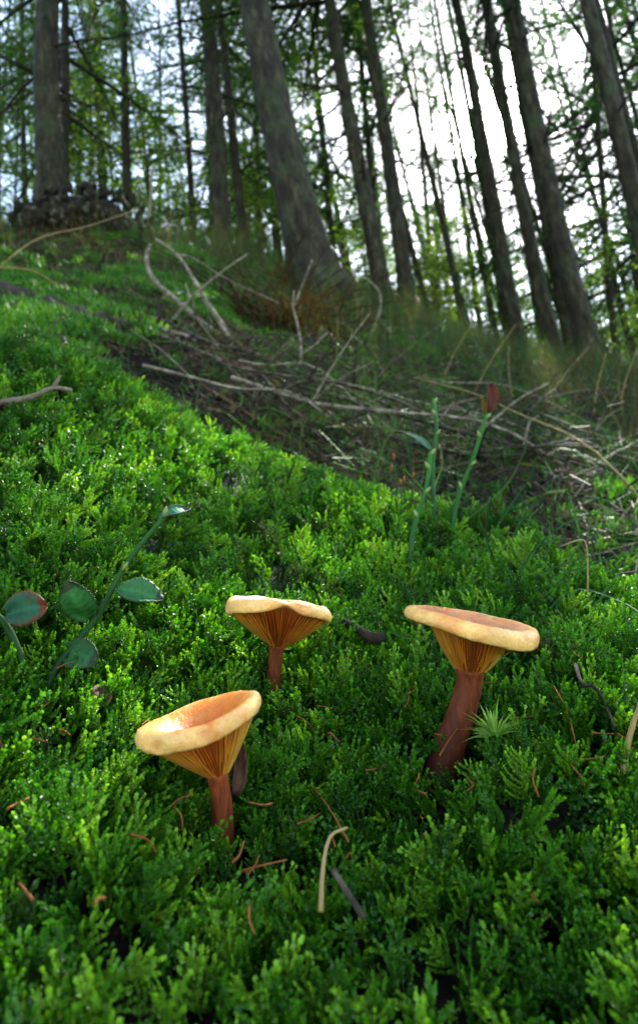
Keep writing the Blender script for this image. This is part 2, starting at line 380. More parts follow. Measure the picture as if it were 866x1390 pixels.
# ------------------------------------------------------------------ scatter by geometry nodes (moss, grass)
def scatter(name, pts, rots, scales, idx, protos, label, cat):
    lib = bpy.data.collections.new(name + '_shapes')
    for k, p in enumerate(protos):
        p.name = '%s_shape_%02d' % (name, k); lib.objects.link(p)
    me = bpy.data.meshes.new(name); me.from_pydata([tuple(p) for p in pts], [], [])
    for nm, typ, key, arr in (('rot', 'FLOAT_VECTOR', 'vector', rots), ('siz', 'FLOAT', 'value', scales), ('idx', 'INT', 'value', idx)):
        a = me.attributes.new(nm, typ, 'POINT'); a.data.foreach_set(key, np.asarray(arr).ravel())
    o = bpy.data.objects.new(name, me); C.objects.link(o); tag(o, label, cat, kind='stuff')
    ng = bpy.data.node_groups.new(name + '_scatter', 'GeometryNodeTree')
    ng.interface.new_socket('Geometry', in_out='INPUT', socket_type='NodeSocketGeometry')
    ng.interface.new_socket('Geometry', in_out='OUTPUT', socket_type='NodeSocketGeometry')
    gi = ng.nodes.new('NodeGroupInput'); go = ng.nodes.new('NodeGroupOutput')
    iop = ng.nodes.new('GeometryNodeInstanceOnPoints'); ci = ng.nodes.new('GeometryNodeCollectionInfo')
    ci.inputs['Collection'].default_value = lib; ci.inputs['Separate Children'].default_value = True
    ci.inputs['Reset Children'].default_value = True
    def att(nm, dt):
        n = ng.nodes.new('GeometryNodeInputNamedAttribute'); n.data_type = dt; n.inputs['Name'].default_value = nm
        return n.outputs['Attribute']
    e2r = ng.nodes.new('FunctionNodeEulerToRotation')
    L = ng.links.new
    L(att('rot', 'FLOAT_VECTOR'), e2r.inputs[0]); L(e2r.outputs[0], iop.inputs['Rotation'])
    L(att('siz', 'FLOAT'), iop.inputs['Scale']); L(att('idx', 'INT'), iop.inputs['Instance Index'])
    iop.inputs['Pick Instance'].default_value = True
    L(ci.outputs[0], iop.inputs['Instance']); L(gi.outputs[0], iop.inputs['Points']); L(iop.outputs[0], go.inputs[0])
    md = o.modifiers.new('scatter', 'NODES'); md.node_group = ng
    return o
def proto_mesh(v, f, mats, mi=None, smooth=False, cols=None):
    o = mesh_obj('shape', v, f, mats, None, smooth, mi, cols); C.objects.unlink(o); return o

def moss_sprig(seed, L=0.022, nb=13, leafl=0.0016, spread=0.42, droop=0.5):
    rg = np.random.default_rng(seed); mb = MB()
    def axis_leaves(pts, ll, density):
        pts = [Vector(p) for p in pts]; k = len(pts); tot = sum((pts[i + 1] - pts[i]).length for i in range(k - 1))
        n = max(7, int(tot / (ll * density))); ang = rg.uniform(0, 6)
        for i in range(n):
            u = (i + .5) / n * (k - 1); a = min(int(u), k - 2); t = u - a
            p = pts[a].lerp(pts[a + 1], t); d = (pts[a + 1] - pts[a]).normalized()
            nx = d.orthogonal().normalized(); by = d.cross(nx); ang += 2.4 + rg.uniform(-.3, .3)
            o_ = nx * math.cos(ang) + by * math.sin(ang); s_ = d.cross(o_)
            w = rg.uniform(.30, .80) if i < n - 4 else .18
            tip = (d + o_ * w).normalized(); nrm = (o_ - tip * o_.dot(tip)).normalized()
            l = ll * rg.uniform(.8, 1.2) * (1 - .30 * (i / n)); wd = l * .46
            m1 = p + tip * l * .5 + s_ * wd; m2 = p + tip * l * .5 - s_ * wd
            mid = p + tip * l * .5 + nrm * l * .20; tp = p + tip * l * 1.02 - nrm * l * .06
            e1 = p + tip * l * .86 + s_ * wd * .72 - nrm * l * .02; e2 = p + tip * l * .86 - s_ * wd * .72 - nrm * l * .02
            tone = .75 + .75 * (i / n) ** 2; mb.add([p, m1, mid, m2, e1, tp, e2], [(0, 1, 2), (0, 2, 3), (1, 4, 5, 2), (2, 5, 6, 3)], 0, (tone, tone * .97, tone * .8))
    bend = rg.uniform(.2, .8) * droop
    main = [Vector((L * bend * t * t * .8, L * .05 * math.sin(t * 5), L * (t - .25 * bend * t * t))) for t in np.linspace(0, 1, 6)]
    axis_leaves(main[2:], leafl, .40); mb.tube(main[:4], .0005, 3, 0, False)
    for i in range(nb):
        t = .36 + .58 * i / nb; a = min(int(t * 5), 4); p = main[a].lerp(main[a + 1], t * 5 - a)
        d = (main[a + 1] - main[a]).normalized(); sd = Vector((0, 1, 0)) * (1 if i % 2 else -1)
        ro = rg.uniform(-.9, .9); sd = (Matrix.Rotation(ro, 3, d) @ sd)
        bl = L * (spread * (1 - t) ** .6 + .12) * rg.uniform(.6, 1.2)
        b = [p + (d * (.55 + .25 * q) + sd * (.9 - .25 * q)).normalized() * bl * q + Vector((0, 0, -.0))
             for q in (0, .35, .7, 1.0)]
        axis_leaves(b, leafl * .85, .30)
    V = np.array([tuple(v) for v in mb.v])
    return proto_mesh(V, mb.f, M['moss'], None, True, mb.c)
def to_eul(zaxis, spin):
    q = Vector(zaxis).to_track_quat('Z', 'Y'); return (q @ Euler((0, 0, spin)).to_quaternion()).to_euler()

STEMS = []                                     # keep moss out of the mushroom stems: filled below from the photograph
for px, py, r in ((303, 1110, .245), (613, 1005, .275), (372, 930, .335)):
    p = at_dist(px, py, r); STEMS.append((p.x, p.y))

def slopes(x, y, e=0.012):
    return -(ground_z(x + e, y) - ground_z(x - e, y)) / (2 * e), -(ground_z(x, y + e) - ground_z(x, y - e)) / (2 * e)
def field_points(n, r0, r1, u0, u1, rg):
    r = np.sqrt(rg.uniform(r0 * r0, r1 * r1, n)); u = rg.uniform(u0, u1, n); return r * np.sin(u), r * np.cos(u), r, u
def patch(x, y, Wv=_waves(9, .5, 1.6), k=1.0): return _wsum(Wv, x, y) * k

# near moss carpet
rg = np.random.default_rng(21)
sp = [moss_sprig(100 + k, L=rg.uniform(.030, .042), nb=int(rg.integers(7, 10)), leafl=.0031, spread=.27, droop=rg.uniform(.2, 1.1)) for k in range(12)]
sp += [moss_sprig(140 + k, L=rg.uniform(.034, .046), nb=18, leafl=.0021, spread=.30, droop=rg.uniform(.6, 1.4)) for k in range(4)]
px_, py_, pr_, pu_ = field_points(29600, .10, 1.08, -1.35, 1.35, rg)
_x, _y, _r, _u = field_points(9500, .10, .42, -1.35, 1.35, rg)      # thicker round the mushrooms
px_, py_, pr_, pu_ = [np.concatenate(q) for q in ((px_, _x), (py_, _y), (pr_, _r), (pu_, _u))]
dens = np.clip(1.0 - (pr_ - .35) * 1.1, .34, 1) * np.clip((np.interp(pu_, [-.6, -.25, 0, .25, .6], [1.02, .98, .90, .84, .66]) + patch(px_, py_, _waves(8, .12, .45)) * .5 - pr_) / .18, .12, 1)
clump = patch(px_, py_, _waves(9, .03, .09)) * 25
keep = (rg.uniform(0, 1, len(px_)) < dens * np.clip(.82 + clump * .36, .45, 1))
for sx, sy in STEMS: keep &= (np.hypot(px_ - sx, py_ - sy) > .0095)
px_, py_, pr_, pu_ = px_[keep], py_[keep], pr_[keep], pu_[keep]
pz_ = ground_z(px_, py_); nxs, nys = slopes(px_, py_)
eu = []
for a, b in zip(nxs, nys):
    d = Vector((a * .8 + rg.normal(0, .38), b * .8 + rg.normal(0, .38), 1)); eu.append(to_eul(d, rg.uniform(0, 6.28)))
msize = rg.uniform(.54, 1.02, len(px_)) * np.clip(.52 + pr_ * 1.3, .76, 1.5)
for sx, sy in STEMS:                           # lower growth round the stems
    msize *= np.clip(.70 + np.hypot(px_ - sx, (py_ - sy + .012) * .7) / .034 * .35, .70, 1)
print('moss', len(px_))
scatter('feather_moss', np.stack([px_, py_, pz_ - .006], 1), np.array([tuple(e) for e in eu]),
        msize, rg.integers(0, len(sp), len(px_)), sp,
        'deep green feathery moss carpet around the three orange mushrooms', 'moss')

# moss cushions higher on the bank: paler, finer, in patches
def tuft_sprig(seed):
    rg_ = np.random.default_rng(seed); mb = MB()
    for i in range(26):
        a = rg_.uniform(0, 6.28); r_ = .016 * math.sqrt(rg_.uniform(0, 1)); h = rg_.uniform(.018, .034)
        b = Vector((math.cos(a) * r_, math.sin(a) * r_, 0)); d = Vector((math.cos(a) * r_ * 14, math.sin(a) * r_ * 14, 1)).normalized()
        d = (d + Vector(rg_.normal(0, .2, 3))).normalized(); s_ = d.orthogonal().normalized(); s2 = d.cross(s_)
        for q in range(5):
            p = b + d * h * (q / 5); an = q * 2.4 + a; o_ = s_ * math.cos(an) + s2 * math.sin(an); w_ = d.cross(o_)
            l = .011; tp = p + (d + o_ * .6).normalized() * l
            mb.add([p - w_ * .0016, p + w_ * .0016, tp], [(0, 1, 2)])
    return proto_mesh(np.array(mb.v), mb.f, M['moss_far'])
sp2 = [tuft_sprig(300 + k) for k in range(6)]
x2, y2, r2, u2 = field_points(92000, .95, 5.2, -1.2, 1.2, rg)
green = patch(x2, y2) * .55 + np.clip((-u2 - .05) * 2.6, 0, .6) * np.clip((4.2 - r2) / 2, 0, 1) - .34 - np.clip(u2 + .22, 0, .30) * 1.25
keep = (rg.uniform(0, 1, len(x2)) < np.clip(green * 1.6 + .10, .01, 1) * np.clip(1.7 / r2, .25, 1)) 
x2, y2, r2 = x2[keep], y2[keep], r2[keep]; z2 = ground_z(x2, y2); nxs, nys = slopes(x2, y2, .04)
eu = [to_eul(Vector((a * .6 + rg.normal(0, .2), b * .6 + rg.normal(0, .2), 1)), rg.uniform(0, 6.28)) for a, b in zip(nxs, nys)]
print('cushion', len(x2))
scatter('cushion_moss', np.stack([x2, y2, z2 - .004], 1), np.array([tuple(e) for e in eu]),
        rg.uniform(.8, 1.4, len(x2)) * np.clip(.8 + r2 * .3, 1, 2.0), rg.integers(0, len(sp2), len(x2)), sp2,
        'yellow green cushions of moss spreading up the bank behind the feathery carpet', 'moss')

# grass
def grass_tuft(seed, n, h0, h1, w, mat, flop=0.6, base=0.02):
    rg_ = np.random.default_rng(seed); mb = MB()
    for i in range(n):
        a = rg_.uniform(0, 6.28); h = rg_.uniform(h0, h1); lean = rg_.uniform(.1, flop) * h
        b = Vector((rg_.normal(0, base), rg_.normal(0, base), -.01)); d = Vector((math.cos(a), math.sin(a), 0)); s_ = Vector((-d.y, d.x, 0))
        v = []; f = []
        for q in range(6):
            t = q / 5; p = b + d * lean * t ** 2 + Vector((0, 0, h * (t - .35 * t ** 3 * flop)))
            ww = w * (1 - t) ** .6 + .0002; v += [p - s_ * ww, p + s_ * ww]
            if q: k = 2 * q; f.append((k - 2, k - 1, k + 1, k))
        mb.add(v, f)
    return proto_mesh(np.array([tuple(p) for p in mb.v]), mb.f, mat)
gp = [grass_tuft(500 + k, 6, .10, .28, .0010, M['grass'], 1.6, .035) for k in range(6)]
x3, y3, r3, u3 = field_points(4600, .5, 5.0, -.72, .8, rg)
wt = np.where(u3 > -.1, .75, .12) * np.clip(1.6 / r3, .3, 1) * np.clip((r3 - .62) / .3, 0, 1) * np.where((u3 < .12) & (r3 < .95), 0.06, 1)
keep = rg.uniform(0, 1, len(x3)) < wt; x3, y3, r3 = x3[keep], y3[keep], r3[keep]
print('grass', len(x3))
scatter('wild_grass', np.stack([x3, y3, ground_z(x3, y3)], 1), np.stack([rg.normal(0, .2, len(x3)), rg.normal(0, .2, len(x3)), rg.uniform(0, 6.28, len(x3))], 1),
        rg.uniform(.6, 1.1, len(x3)) * np.clip(.8 + r3 * .12, 1, 1.7), rg.integers(0, len(gp), len(x3)), gp,
        'fine blue green grass blades growing through the litter of the slope', 'grass')
gp = [grass_tuft(520 + k, 16, .22, .55, .0014, M['dry_grass'] if k % 2 else M['grass'], .9, .06) for k in range(4)]
x3, y3, r3, u3 = field_points(9000, 1.6, 9.0, -.72, .8, rg)
wt = .50 * np.clip((r3 - 2.3) / 1.8, .03, 1) * np.where(u3 < -.25, .35, 1) * np.clip(1 + patch(x3, y3) * 2, .2, 1.3)
keep = rg.uniform(0, 1, len(x3)) < wt; x3, y3, r3 = x3[keep], y3[keep], r3[keep]
print('dry grass', len(x3))
scatter('dry_grass', np.stack([x3, y3, ground_z(x3, y3)], 1), np.stack([rg.normal(0, .2, len(x3)), rg.normal(0, .2, len(x3)), rg.uniform(0, 6.28, len(x3))], 1),
        rg.uniform(.6, 1.2, len(x3)), rg.integers(0, len(gp), len(x3)), gp,
        'tan dry grass standing along the crest at the feet of the trees', 'grass')

# needle and twig litter
def litter_clump(seed, mats, n=26):
    rg_ = np.random.default_rng(seed); mb = MB()
    for i in range(n):
        p = Vector((rg_.normal(0, .05), rg_.normal(0, .05), rg_.uniform(0, .022))); a = rg_.uniform(0, 6.28); el = rg_.normal(0, .28); L = rg_.uniform(.02, .16)
        d = Vector((math.cos(a) * math.cos(el), math.sin(a) * math.cos(el), math.sin(el))); w = rg_.uniform(.0006, .0022)
        mb.tube([p - d * L * .5, p + Vector(rg_.normal(0, .004, 3)), p + d * L * .5], [w, w, w * .5], 4, int(rg_.integers(0, len(mats))), False)
    for i in range(14):                        # flakes of bark and lichen
        p = Vector((rg_.normal(0, .06), rg_.normal(0, .06), rg_.uniform(0, .02))); a = Vector(rg_.normal(0, 1, 3)).normalized(); b = a.orthogonal().normalized(); c = a.cross(b); s_ = rg_.uniform(.004, .012)
        mb.add([p + b * s_, p + c * s_ * .7, p - b * s_ * .8, p - c * s_], [(0, 1, 2, 3)], int(rg_.integers(0, len(mats))))
    return proto_mesh(np.array([tuple(p) for p in mb.v]), mb.f, mats, mb.mi)
lm = [M['grey_wood'], M['dark_wood'], M['brown_twig'], M['grey_wood'], M['dark_wood'], M['dark_wood'], M['moss_far'], M['dry_grass']]
lp = [litter_clump(640 + k, lm) for k in range(6)]
x3, y3, r3, u3 = field_points(21000, .7, 6.0, -1.15, 1.15, rg)
wt = np.clip((r3 - .85 + np.clip(u3, 0, .6) * .6) / .3, 0, 1) * np.clip(2.2 / r3, .3, 1) * np.where(u3 < -.15, .4, 1.0) * np.clip(.95 - patch(x3, y3) * np.where(u3 < -.15, 1.2, .4), .15, 1)
keep = rg.uniform(0, 1, len(x3)) < wt; x3, y3, r3 = x3[keep], y3[keep], r3[keep]
print('litter', len(x3)); nxs, nys = slopes(x3, y3, .04)
eu = [to_eul(Vector((a, b, 1)), rg.uniform(0, 6.28)) for a, b in zip(nxs, nys)]
scatter('twig_litter', np.stack([x3, y3, ground_z(x3, y3) + .003], 1), np.array([tuple(e) for e in eu]),
        rg.uniform(.6, 1.1, len(x3)) * np.clip(.7 + r3 * .2, .8, 1.6), rg.integers(0, len(lp), len(x3)), lp,
        'dark litter of broken twigs, needles and lichen flakes between the moss patches', 'litter')

# ------------------------------------------------------------------ mushrooms
def mushroom(label, D, rings_px, seed, ngill=64, streak=None, notch=None, wave=1.0, cone_r=.90, dimples=(), dark=1.0):
    """rings_px: stem [(px,py,radius px)], and cap = centre px, half width px, normal in camera axes, thickness px, depth px.
    Everything is placed at depth D on the optical axis, so a pixel measures D/FPX metres."""
    k = D / FPX; stem_px, (cx, cy, hw, nrm, th, dep, gin) = rings_px
    rg_ = np.random.default_rng(seed)
    to_w = lambda v: RT * v[0] + UP * v[1] + FW * v[2]
    c0 = at_depth(cx, cy, D); nz = to_w(nrm).normalized()
    ex = (RT - nz * RT.dot(nz)).normalized(); ey = nz.cross(ex)
    Rr = hw * k; T = th * k; dp = dep * k; ns = 96
    sp_ = [at_depth(a, b, D) for a, b, c in stem_px]; sr = [c * k for a, b, c in stem_px]
    root = thing('mushroom', sp_[0], label, 'mushroom', None)
    org = np.array(sp_[0])
    ph = rg_.uniform(0, 6.28, 6)
    def wob(a, amt):                           # uneven outline of the margin
        return 1 + amt * wave * (.035 * math.sin(2 * a + ph[0]) + .025 * math.sin(3 * a + ph[1]) + .015 * math.sin(5 * a + ph[2]) + .008 * math.sin(9 * a + ph[3]))
    def lift(a, amt):
        return amt * wave * T * (.30 * math.sin(2 * a + ph[4]) + .16 * math.sin(3 * a + ph[5]) + .08 * math.sin(7 * a + ph[0]))
    def dent(a):
        if notch is None: return 0.0
        q = (a - notch[0] + math.pi) % (2 * math.pi) - math.pi
        return notch[2] * math.exp(-(q / notch[1]) ** 2)
    # cap: underside lip -> rolled margin -> inside of the funnel
    prof = [(.70, -.34, .2), (.80, -.38, .5), (.88, -.46, .8), (.935, -.54, 1), (.968, -.54, 1), (.988, -.42, 1), (1.0, -.22, 1), (1.0, .0, 1), (.985, .20, 1), (.958, .36, 1), (.92, .45, 1),
            (.87, .47, .9), (.81, .41, .8), (.74, .26, .7)]
    inner = [(.64, .10), (.52, .30), (.40, .52), (.28, .75), (.16, .92), (.06, 1.0)]
    V = []; F = []; Cc = []
    stemc = sp_[-1]
    sc_ = stemc - c0; off = ex * sc_.dot(ex) + ey * sc_.dot(ey)
    rings = [(q[0], q[1] * T, q[2]) for q in prof] + [(q[0], .26 * T - dp * q[1], .5 * q[0]) for q in inner]
    for i, (rf, h, am) in enumerate(rings):
        for j in range(ns):
            a = 2 * math.pi * j / ns; dn = dent(a) * am
            rr = Rr * rf * wob(a, am) * (1 - .16 * dn); cen = c0 + off * max(0, (.85 - rf)) * .8
            V.append(cen + (ex * math.cos(a) + ey * math.sin(a)) * rr + nz * (h * (1 - .72 * dn) * (1 + .18 * am * math.sin(a + ph[3])) + lift(a, am)) + Vector(rg_.normal(0, .00009, 3)))
            t = rf if i >= 4 else 1.2
            n_ = rg_.uniform(-.05, .05) + .05 * math.sin(3 * a + ph[1]) + .035 * math.sin(11 * a + ph[2]) + .02 * math.sin(23 * a)
            pale = np.array((.90, .55, .17)); org_c = np.array((.74, .21, .018)); deep = np.array((.50, .095, .010))
            if i < 4: cc = pale * .85 + org_c * .15
            else:
                w1 = np.clip((t + n_ * 1.2 - .76) / .24, 0, 1) ** 1.2; w2 = np.clip((t + n_ - .2) / .45, 0, 1)
                cc = pale * w1 + (1 - w1) * (org_c * w2 + deep * (1 - w2))
            if streak is not None and i >= 8:
                cc = cc * (1 - streak) + np.array((.42, .11, .035)) * streak if rf < .82 else cc
                if rf < .86 and rg_.uniform() < .2: cc = np.array((.46, .17, .07))
                if rf < .86 and abs(a - 4.9) < .22: cc = np.array((.30, .060, .022))
            for da, dh, ds in dimples:          # shallow bruised dents in the margin
                g_ = math.exp(-((a - da) / ds) ** 2 - ((i - dh) / 1.3) ** 2)
                if g_ > .03: V[-1] = V[-1] - (ex * math.cos(a) + ey * math.sin(a)) * Rr * .035 * g_; cc = cc * (1 - .7 * g_) + org_c * .85 * .7 * g_
            Cc.append(cc)
    nrg = len(rings)
    for i in range(nrg - 1):
        for j in range(ns): F.append((i * ns + j, i * ns + (j + 1) % ns, (i + 1) * ns + (j + 1) % ns, (i + 1) * ns + j))
    V.append(sum((V[(nrg - 1) * ns + j] for j in range(ns)), Vector()) / ns); Cc.append(np.array((.30, .07, .018)))
    for j in range(ns): F.append(((nrg - 1) * ns + j, (nrg - 1) * ns + (j + 1) % ns, len(V) - 1))
    cap = mesh_obj('cap', np.array([tuple(v) for v in V]) - org, F, M['cap'], root, True, None, Cc)
    # underside cone carrying the gills
    top = sp_[-1]; tr = sr[-1]; tdir = (sp_[-1] - sp_[-2]).normalized()
    def cone_pt(a, t):                         # t 0 at the stem, 1 under the margin
        e1 = (ex * math.cos(a) + ey * math.sin(a))
        p0 = top + (e1 - tdir * e1.dot(tdir)).normalized() * tr
        p1 = c0 + off * .04 + e1 * Rr * cone_r * wob(a, .9) * (1 - .10 * dent(a)) + nz * (-.44 * T + lift(a, .9) + dent(a) * T * .22)
        mid = p0.lerp(p1, .5) + (top - c0).normalized() * gin * k
        return p0 * (1 - t) ** 2 + mid * 2 * t * (1 - t) + p1 * t * t
    cone = MB(); v = []; f = []; K = 9; nsc = 72
    for q in range(K):
        for j in range(nsc): v.append(cone_pt(2 * math.pi * j / nsc, q / (K - 1)))
    for q in range(K - 1):
        for j in range(nsc): f.append((q * nsc + j, q * nsc + (j + 1) % nsc, (q + 1) * nsc + (j + 1) % nsc, (q + 1) * nsc + j))
    cone.add(v, f); cone.build('cap_underside', M['gill'], cap, True, None, False)
    me = cap.children[0].data; arr = np.array([tuple(x) for x in v]) - org
    me.vertices.foreach_set('co', arr.ravel())
    cl = me.color_attributes.new('Col', 'FLOAT_COLOR', 'POINT')
    cl.data.foreach_set('color', np.tile(np.array([.34 * dark, .066 * dark, .008 * dark, 1.0]), len(v)))
    gl = MB()
    for j in range(ngill):
        a = 2 * math.pi * (j + rg_.uniform(-.22, .22)) / ngill; t0 = -.0 if j % 2 == 0 else rg_.uniform(.12, .45)
        hgt = .0011 * (D / .27) * rg_.uniform(.8, 1.2); wd = .30 * math.pi / ngill; v = []; f = []
        for q in range(9):
            t = t0 + (1 - t0) * q / 8; aa = a + .05 * math.sin(t * 4 + j) * (1 - t)
            p = cone_pt(aa, t); pa = cone_pt(aa + .01, t); pt = cone_pt(aa, t + .01)
            nn = (pa - p).cross(pt - p).normalized()
            if nn.dot(p - top - (c0 - top) * t * .5) < 0 and nn.dot((top - c0)) < 0: nn = -nn
            hh = hgt * (.25 + .75 * math.sin(math.pi * min(1, .15 + t * .8)))
            sd = (pa - p) / .01 * wd * (.25 + .75 * (1 - t))
            v += [p - sd, p + nn * hh, p + sd]
            if q: b = 3 * q; f += [(b - 3, b - 2, b + 1, b), (b - 2, b - 1, b + 2, b + 1)]
        sh = rg_.uniform(.8, 1.2)
        gl.add([p_ - Vector(org) for p_ in v], f, 0, (.76 * sh * dark, .175 * sh * dark, .012 * sh * dark))
    go_ = gl.build('gills', M['gill'], cap, True, None, True); go_['kind'] = 'stuff'
    # stem
    pts = curve(sp_, 14); rr = np.interp(np.linspace(0, 1, 14), np.linspace(0, 1, len(sr)), sr)
    st = MB(); nn_ = 20
    st.tube([p - Vector(org) for p in pts], [r_ * (1 + .03 * math.sin(3 * i)) for i, r_ in enumerate(rr)], nn_, 0, True, .025)
    so_ = st.build('stem', M['stem'], root, True)
    co = []
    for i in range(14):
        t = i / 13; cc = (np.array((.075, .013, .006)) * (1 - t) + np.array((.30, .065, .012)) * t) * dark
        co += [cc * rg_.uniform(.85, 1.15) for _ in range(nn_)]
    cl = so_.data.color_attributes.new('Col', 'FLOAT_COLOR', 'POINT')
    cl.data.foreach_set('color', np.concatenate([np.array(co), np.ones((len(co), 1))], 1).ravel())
    return root, cap
mushroom('small cream rimmed mushroom with a deep orange funnel, curled dead leaf beside its stem', at_dist(300, 1100, .245).dot(FW) - CAM.dot(FW),
         ([(306, 1168, 13), (304, 1140, 14), (303, 1110, 14.5), (300, 1080, 13.5), (297, 1062, 13.5), (295, 1047, 16)], (271, 975, 85, (-.27, .96, .10), 20, 42, -2)), 3, 104, None, None, .38, .90, ((4.25, 7.0, .10), (5.0, 7.5, .12)))
mushroom('orange mushroom with a split cream rim and fully exposed brown gills, farthest up the moss', at_dist(372, 930, .335).dot(FW) - CAM.dot(FW),
         ([(370, 985, 11), (371, 955, 10.5), (371, 930, 10), (373, 905, 9.5), (375, 885, 9.5), (377, 874, 12)], (379, 824, 73, (.10, .97, .19), 17, 24, 1)), 9, 92, None, (4.93, .20, 1.0), .7, .9, (), .75)
mushroom('tall mushroom with a broad flat tan cap and a bent red brown stem darkened as in shadow', at_dist(613, 1005, .275).dot(FW) - CAM.dot(FW),
         ([(594, 1068, 22), (604, 1035, 22), (612, 1005, 21), (624, 975, 19), (634, 940, 17.5), (637, 920, 17), (638, 906, 21)], (638, 846, 90, (.19, .98, .09), 20, 8, 2)), 5, 96, .35, None, .25, .60, (), .62)  # last factor paints shadow into the stem, gill and underside colours

# ------------------------------------------------------------------ trees
def crown_mesh(seed, H=10.0, R=2.1, nbr=64, mat='needle', q=1.0, bare=.15):
    rg_ = np.random.default_rng(seed); mb = MB(); quads_v = []; 
    for i in range(nbr):
        t = (i + rg_.uniform(0, 1)) / nbr; z = H * t; ln = (R * (1 - t) ** .75 + .25) * rg_.uniform(.55, 1.15)
        a = rg_.uniform(0, 6.28); el = -.35 + .75 * t + rg_.normal(0, .12)
        d = Vector((math.cos(a) * math.cos(el), math.sin(a) * math.cos(el), math.sin(el)))
        pts = [Vector((0, 0, z)) + d * ln * s + Vector((0, 0, -.16 * ln * s * s)) for s in (0, .33, .66, 1)]
        mb.tube(pts, [.030 * (1 - t * .6), .022, .014, .005], 4, 1, False)
        side = d.cross(Vector((0, 0, 1))).normalized()
        nt_ = int(ln * 14)
        for j in range(nt_):
            s = .18 + .82 * (j + rg_.uniform(0, 1)) / nt_; k_ = min(int(s * 3), 2); p = pts[k_].lerp(pts[k_ + 1], s * 3 - k_)
            sg = 1 if j % 2 else -1; tl = (.14 + .26 * (1 - s)) * rg_.uniform(.6, 1.3)
            td = (d * .7 + side * sg * rg_.uniform(.5, 1.1) + Vector((0, 0, rg_.uniform(-.55, .1)))).normalized()
            m_ = max(6, int(tl / .017))
            for w in range(m_):
                b = p + td * tl * (w / m_); nd = (td + Vector(rg_.normal(0, .45, 3))).normalized()
                ll = rg_.uniform(.06, .15) * q; sw = nd.cross(Vector(rg_.normal(0, 1, 3))).normalized() * ll * .085
                quads_v.append((b - sw * .5, b + nd * ll * .5 - sw, b + nd * ll, b + nd * ll * .5 + sw))
    for qv in quads_v: mb.add(qv, [(0, 1, 2, 3)], 0)
    o = proto_mesh(np.array([tuple(p) for p in mb.v]), mb.f, [M[mat], M['bark']], mb.mi)
    me = o.data; bpy.data.objects.remove(o); return me
CROWNS = [crown_mesh(900 + k, 10.0, R_, nb) for k, (R_, nb) in enumerate([(2.3, 50), (2.0, 44), (2.6, 54), (1.8, 42), (2.2, 48)])]
def branch_mesh(seed):
    rg_ = np.random.default_rng(seed); mb = MB(); L = 1.0
    pts = [Vector((0, 0, 0)), Vector((.35, .02, .02)), Vector((.7, rg_.normal(0, .06), -.04)), Vector((1, rg_.normal(0, .1), -.14))]
    mb.tube(curve(pts, 7), [.016, .014, .012, .010, .008, .006, .003], 5)
    for i in range(6):
        s = rg_.uniform(.25, .95); b = pts[0].lerp(pts[3], s); e = b + Vector((.2, rg_.choice([-1, 1]) * rg_.uniform(.1, .3), rg_.uniform(-.15, .05)))
        mb.tube([b, b.lerp(e, .5) + Vector((0, 0, .02)), e], [.006, .004, .002], 4)
    o = proto_mesh(np.array([tuple(p) for p in mb.v]), mb.f, M['bark'], None, True); me = o.data; bpy.data.objects.remove(o); return me
BRANCH = [branch_mesh(700 + k) for k in range(3)]

def trunk_mesh(H, rb, rt, n, rings, seed):
    rg_ = np.random.default_rng(seed); V = []; F = []; ph = rg_.uniform(0, 6.28, 8)
    sway = .05 * rb / .15
    for i in range(rings):
        t = (i / (rings - 1)); t = t ** 1.3; z = -.35 + (H + .35) * t
        r = rb + (rt - rb) * max(0, t) + rb * .55 * math.exp(-max(z, 0) / (rb * 1.8))
        cx_ = sway * math.sin(z * .5 + ph[0]) * min(1, max(0, z) / 2); cy_ = sway * math.sin(z * .43 + ph[1]) * min(1, max(0, z) / 2)
        for j in range(n):
            a = 2 * math.pi * j / n
            flare = 1 + .22 * math.exp(-max(z, 0) / .3) * math.sin(4 * a + ph[2])
            rr = r * flare * (1 + .05 * math.sin(3 * a + z * 2 + ph[3]) + .05 * rg_.normal() + .03 * math.sin(7 * a + z * 5 + ph[4]) * math.sin(z * 9 + ph[5]))
            V.append((cx_ + rr * math.cos(a), cy_ + rr * math.sin(a), z))
    for i in range(rings - 1):
        for j in range(n): F.append((i * n + j, i * n + (j + 1) % n, (i + 1) * n + (j + 1) % n, (i + 1) * n + j))
    F.append(tuple(range((rings - 1) * n, rings * n)))
    return V, F
TREES = []
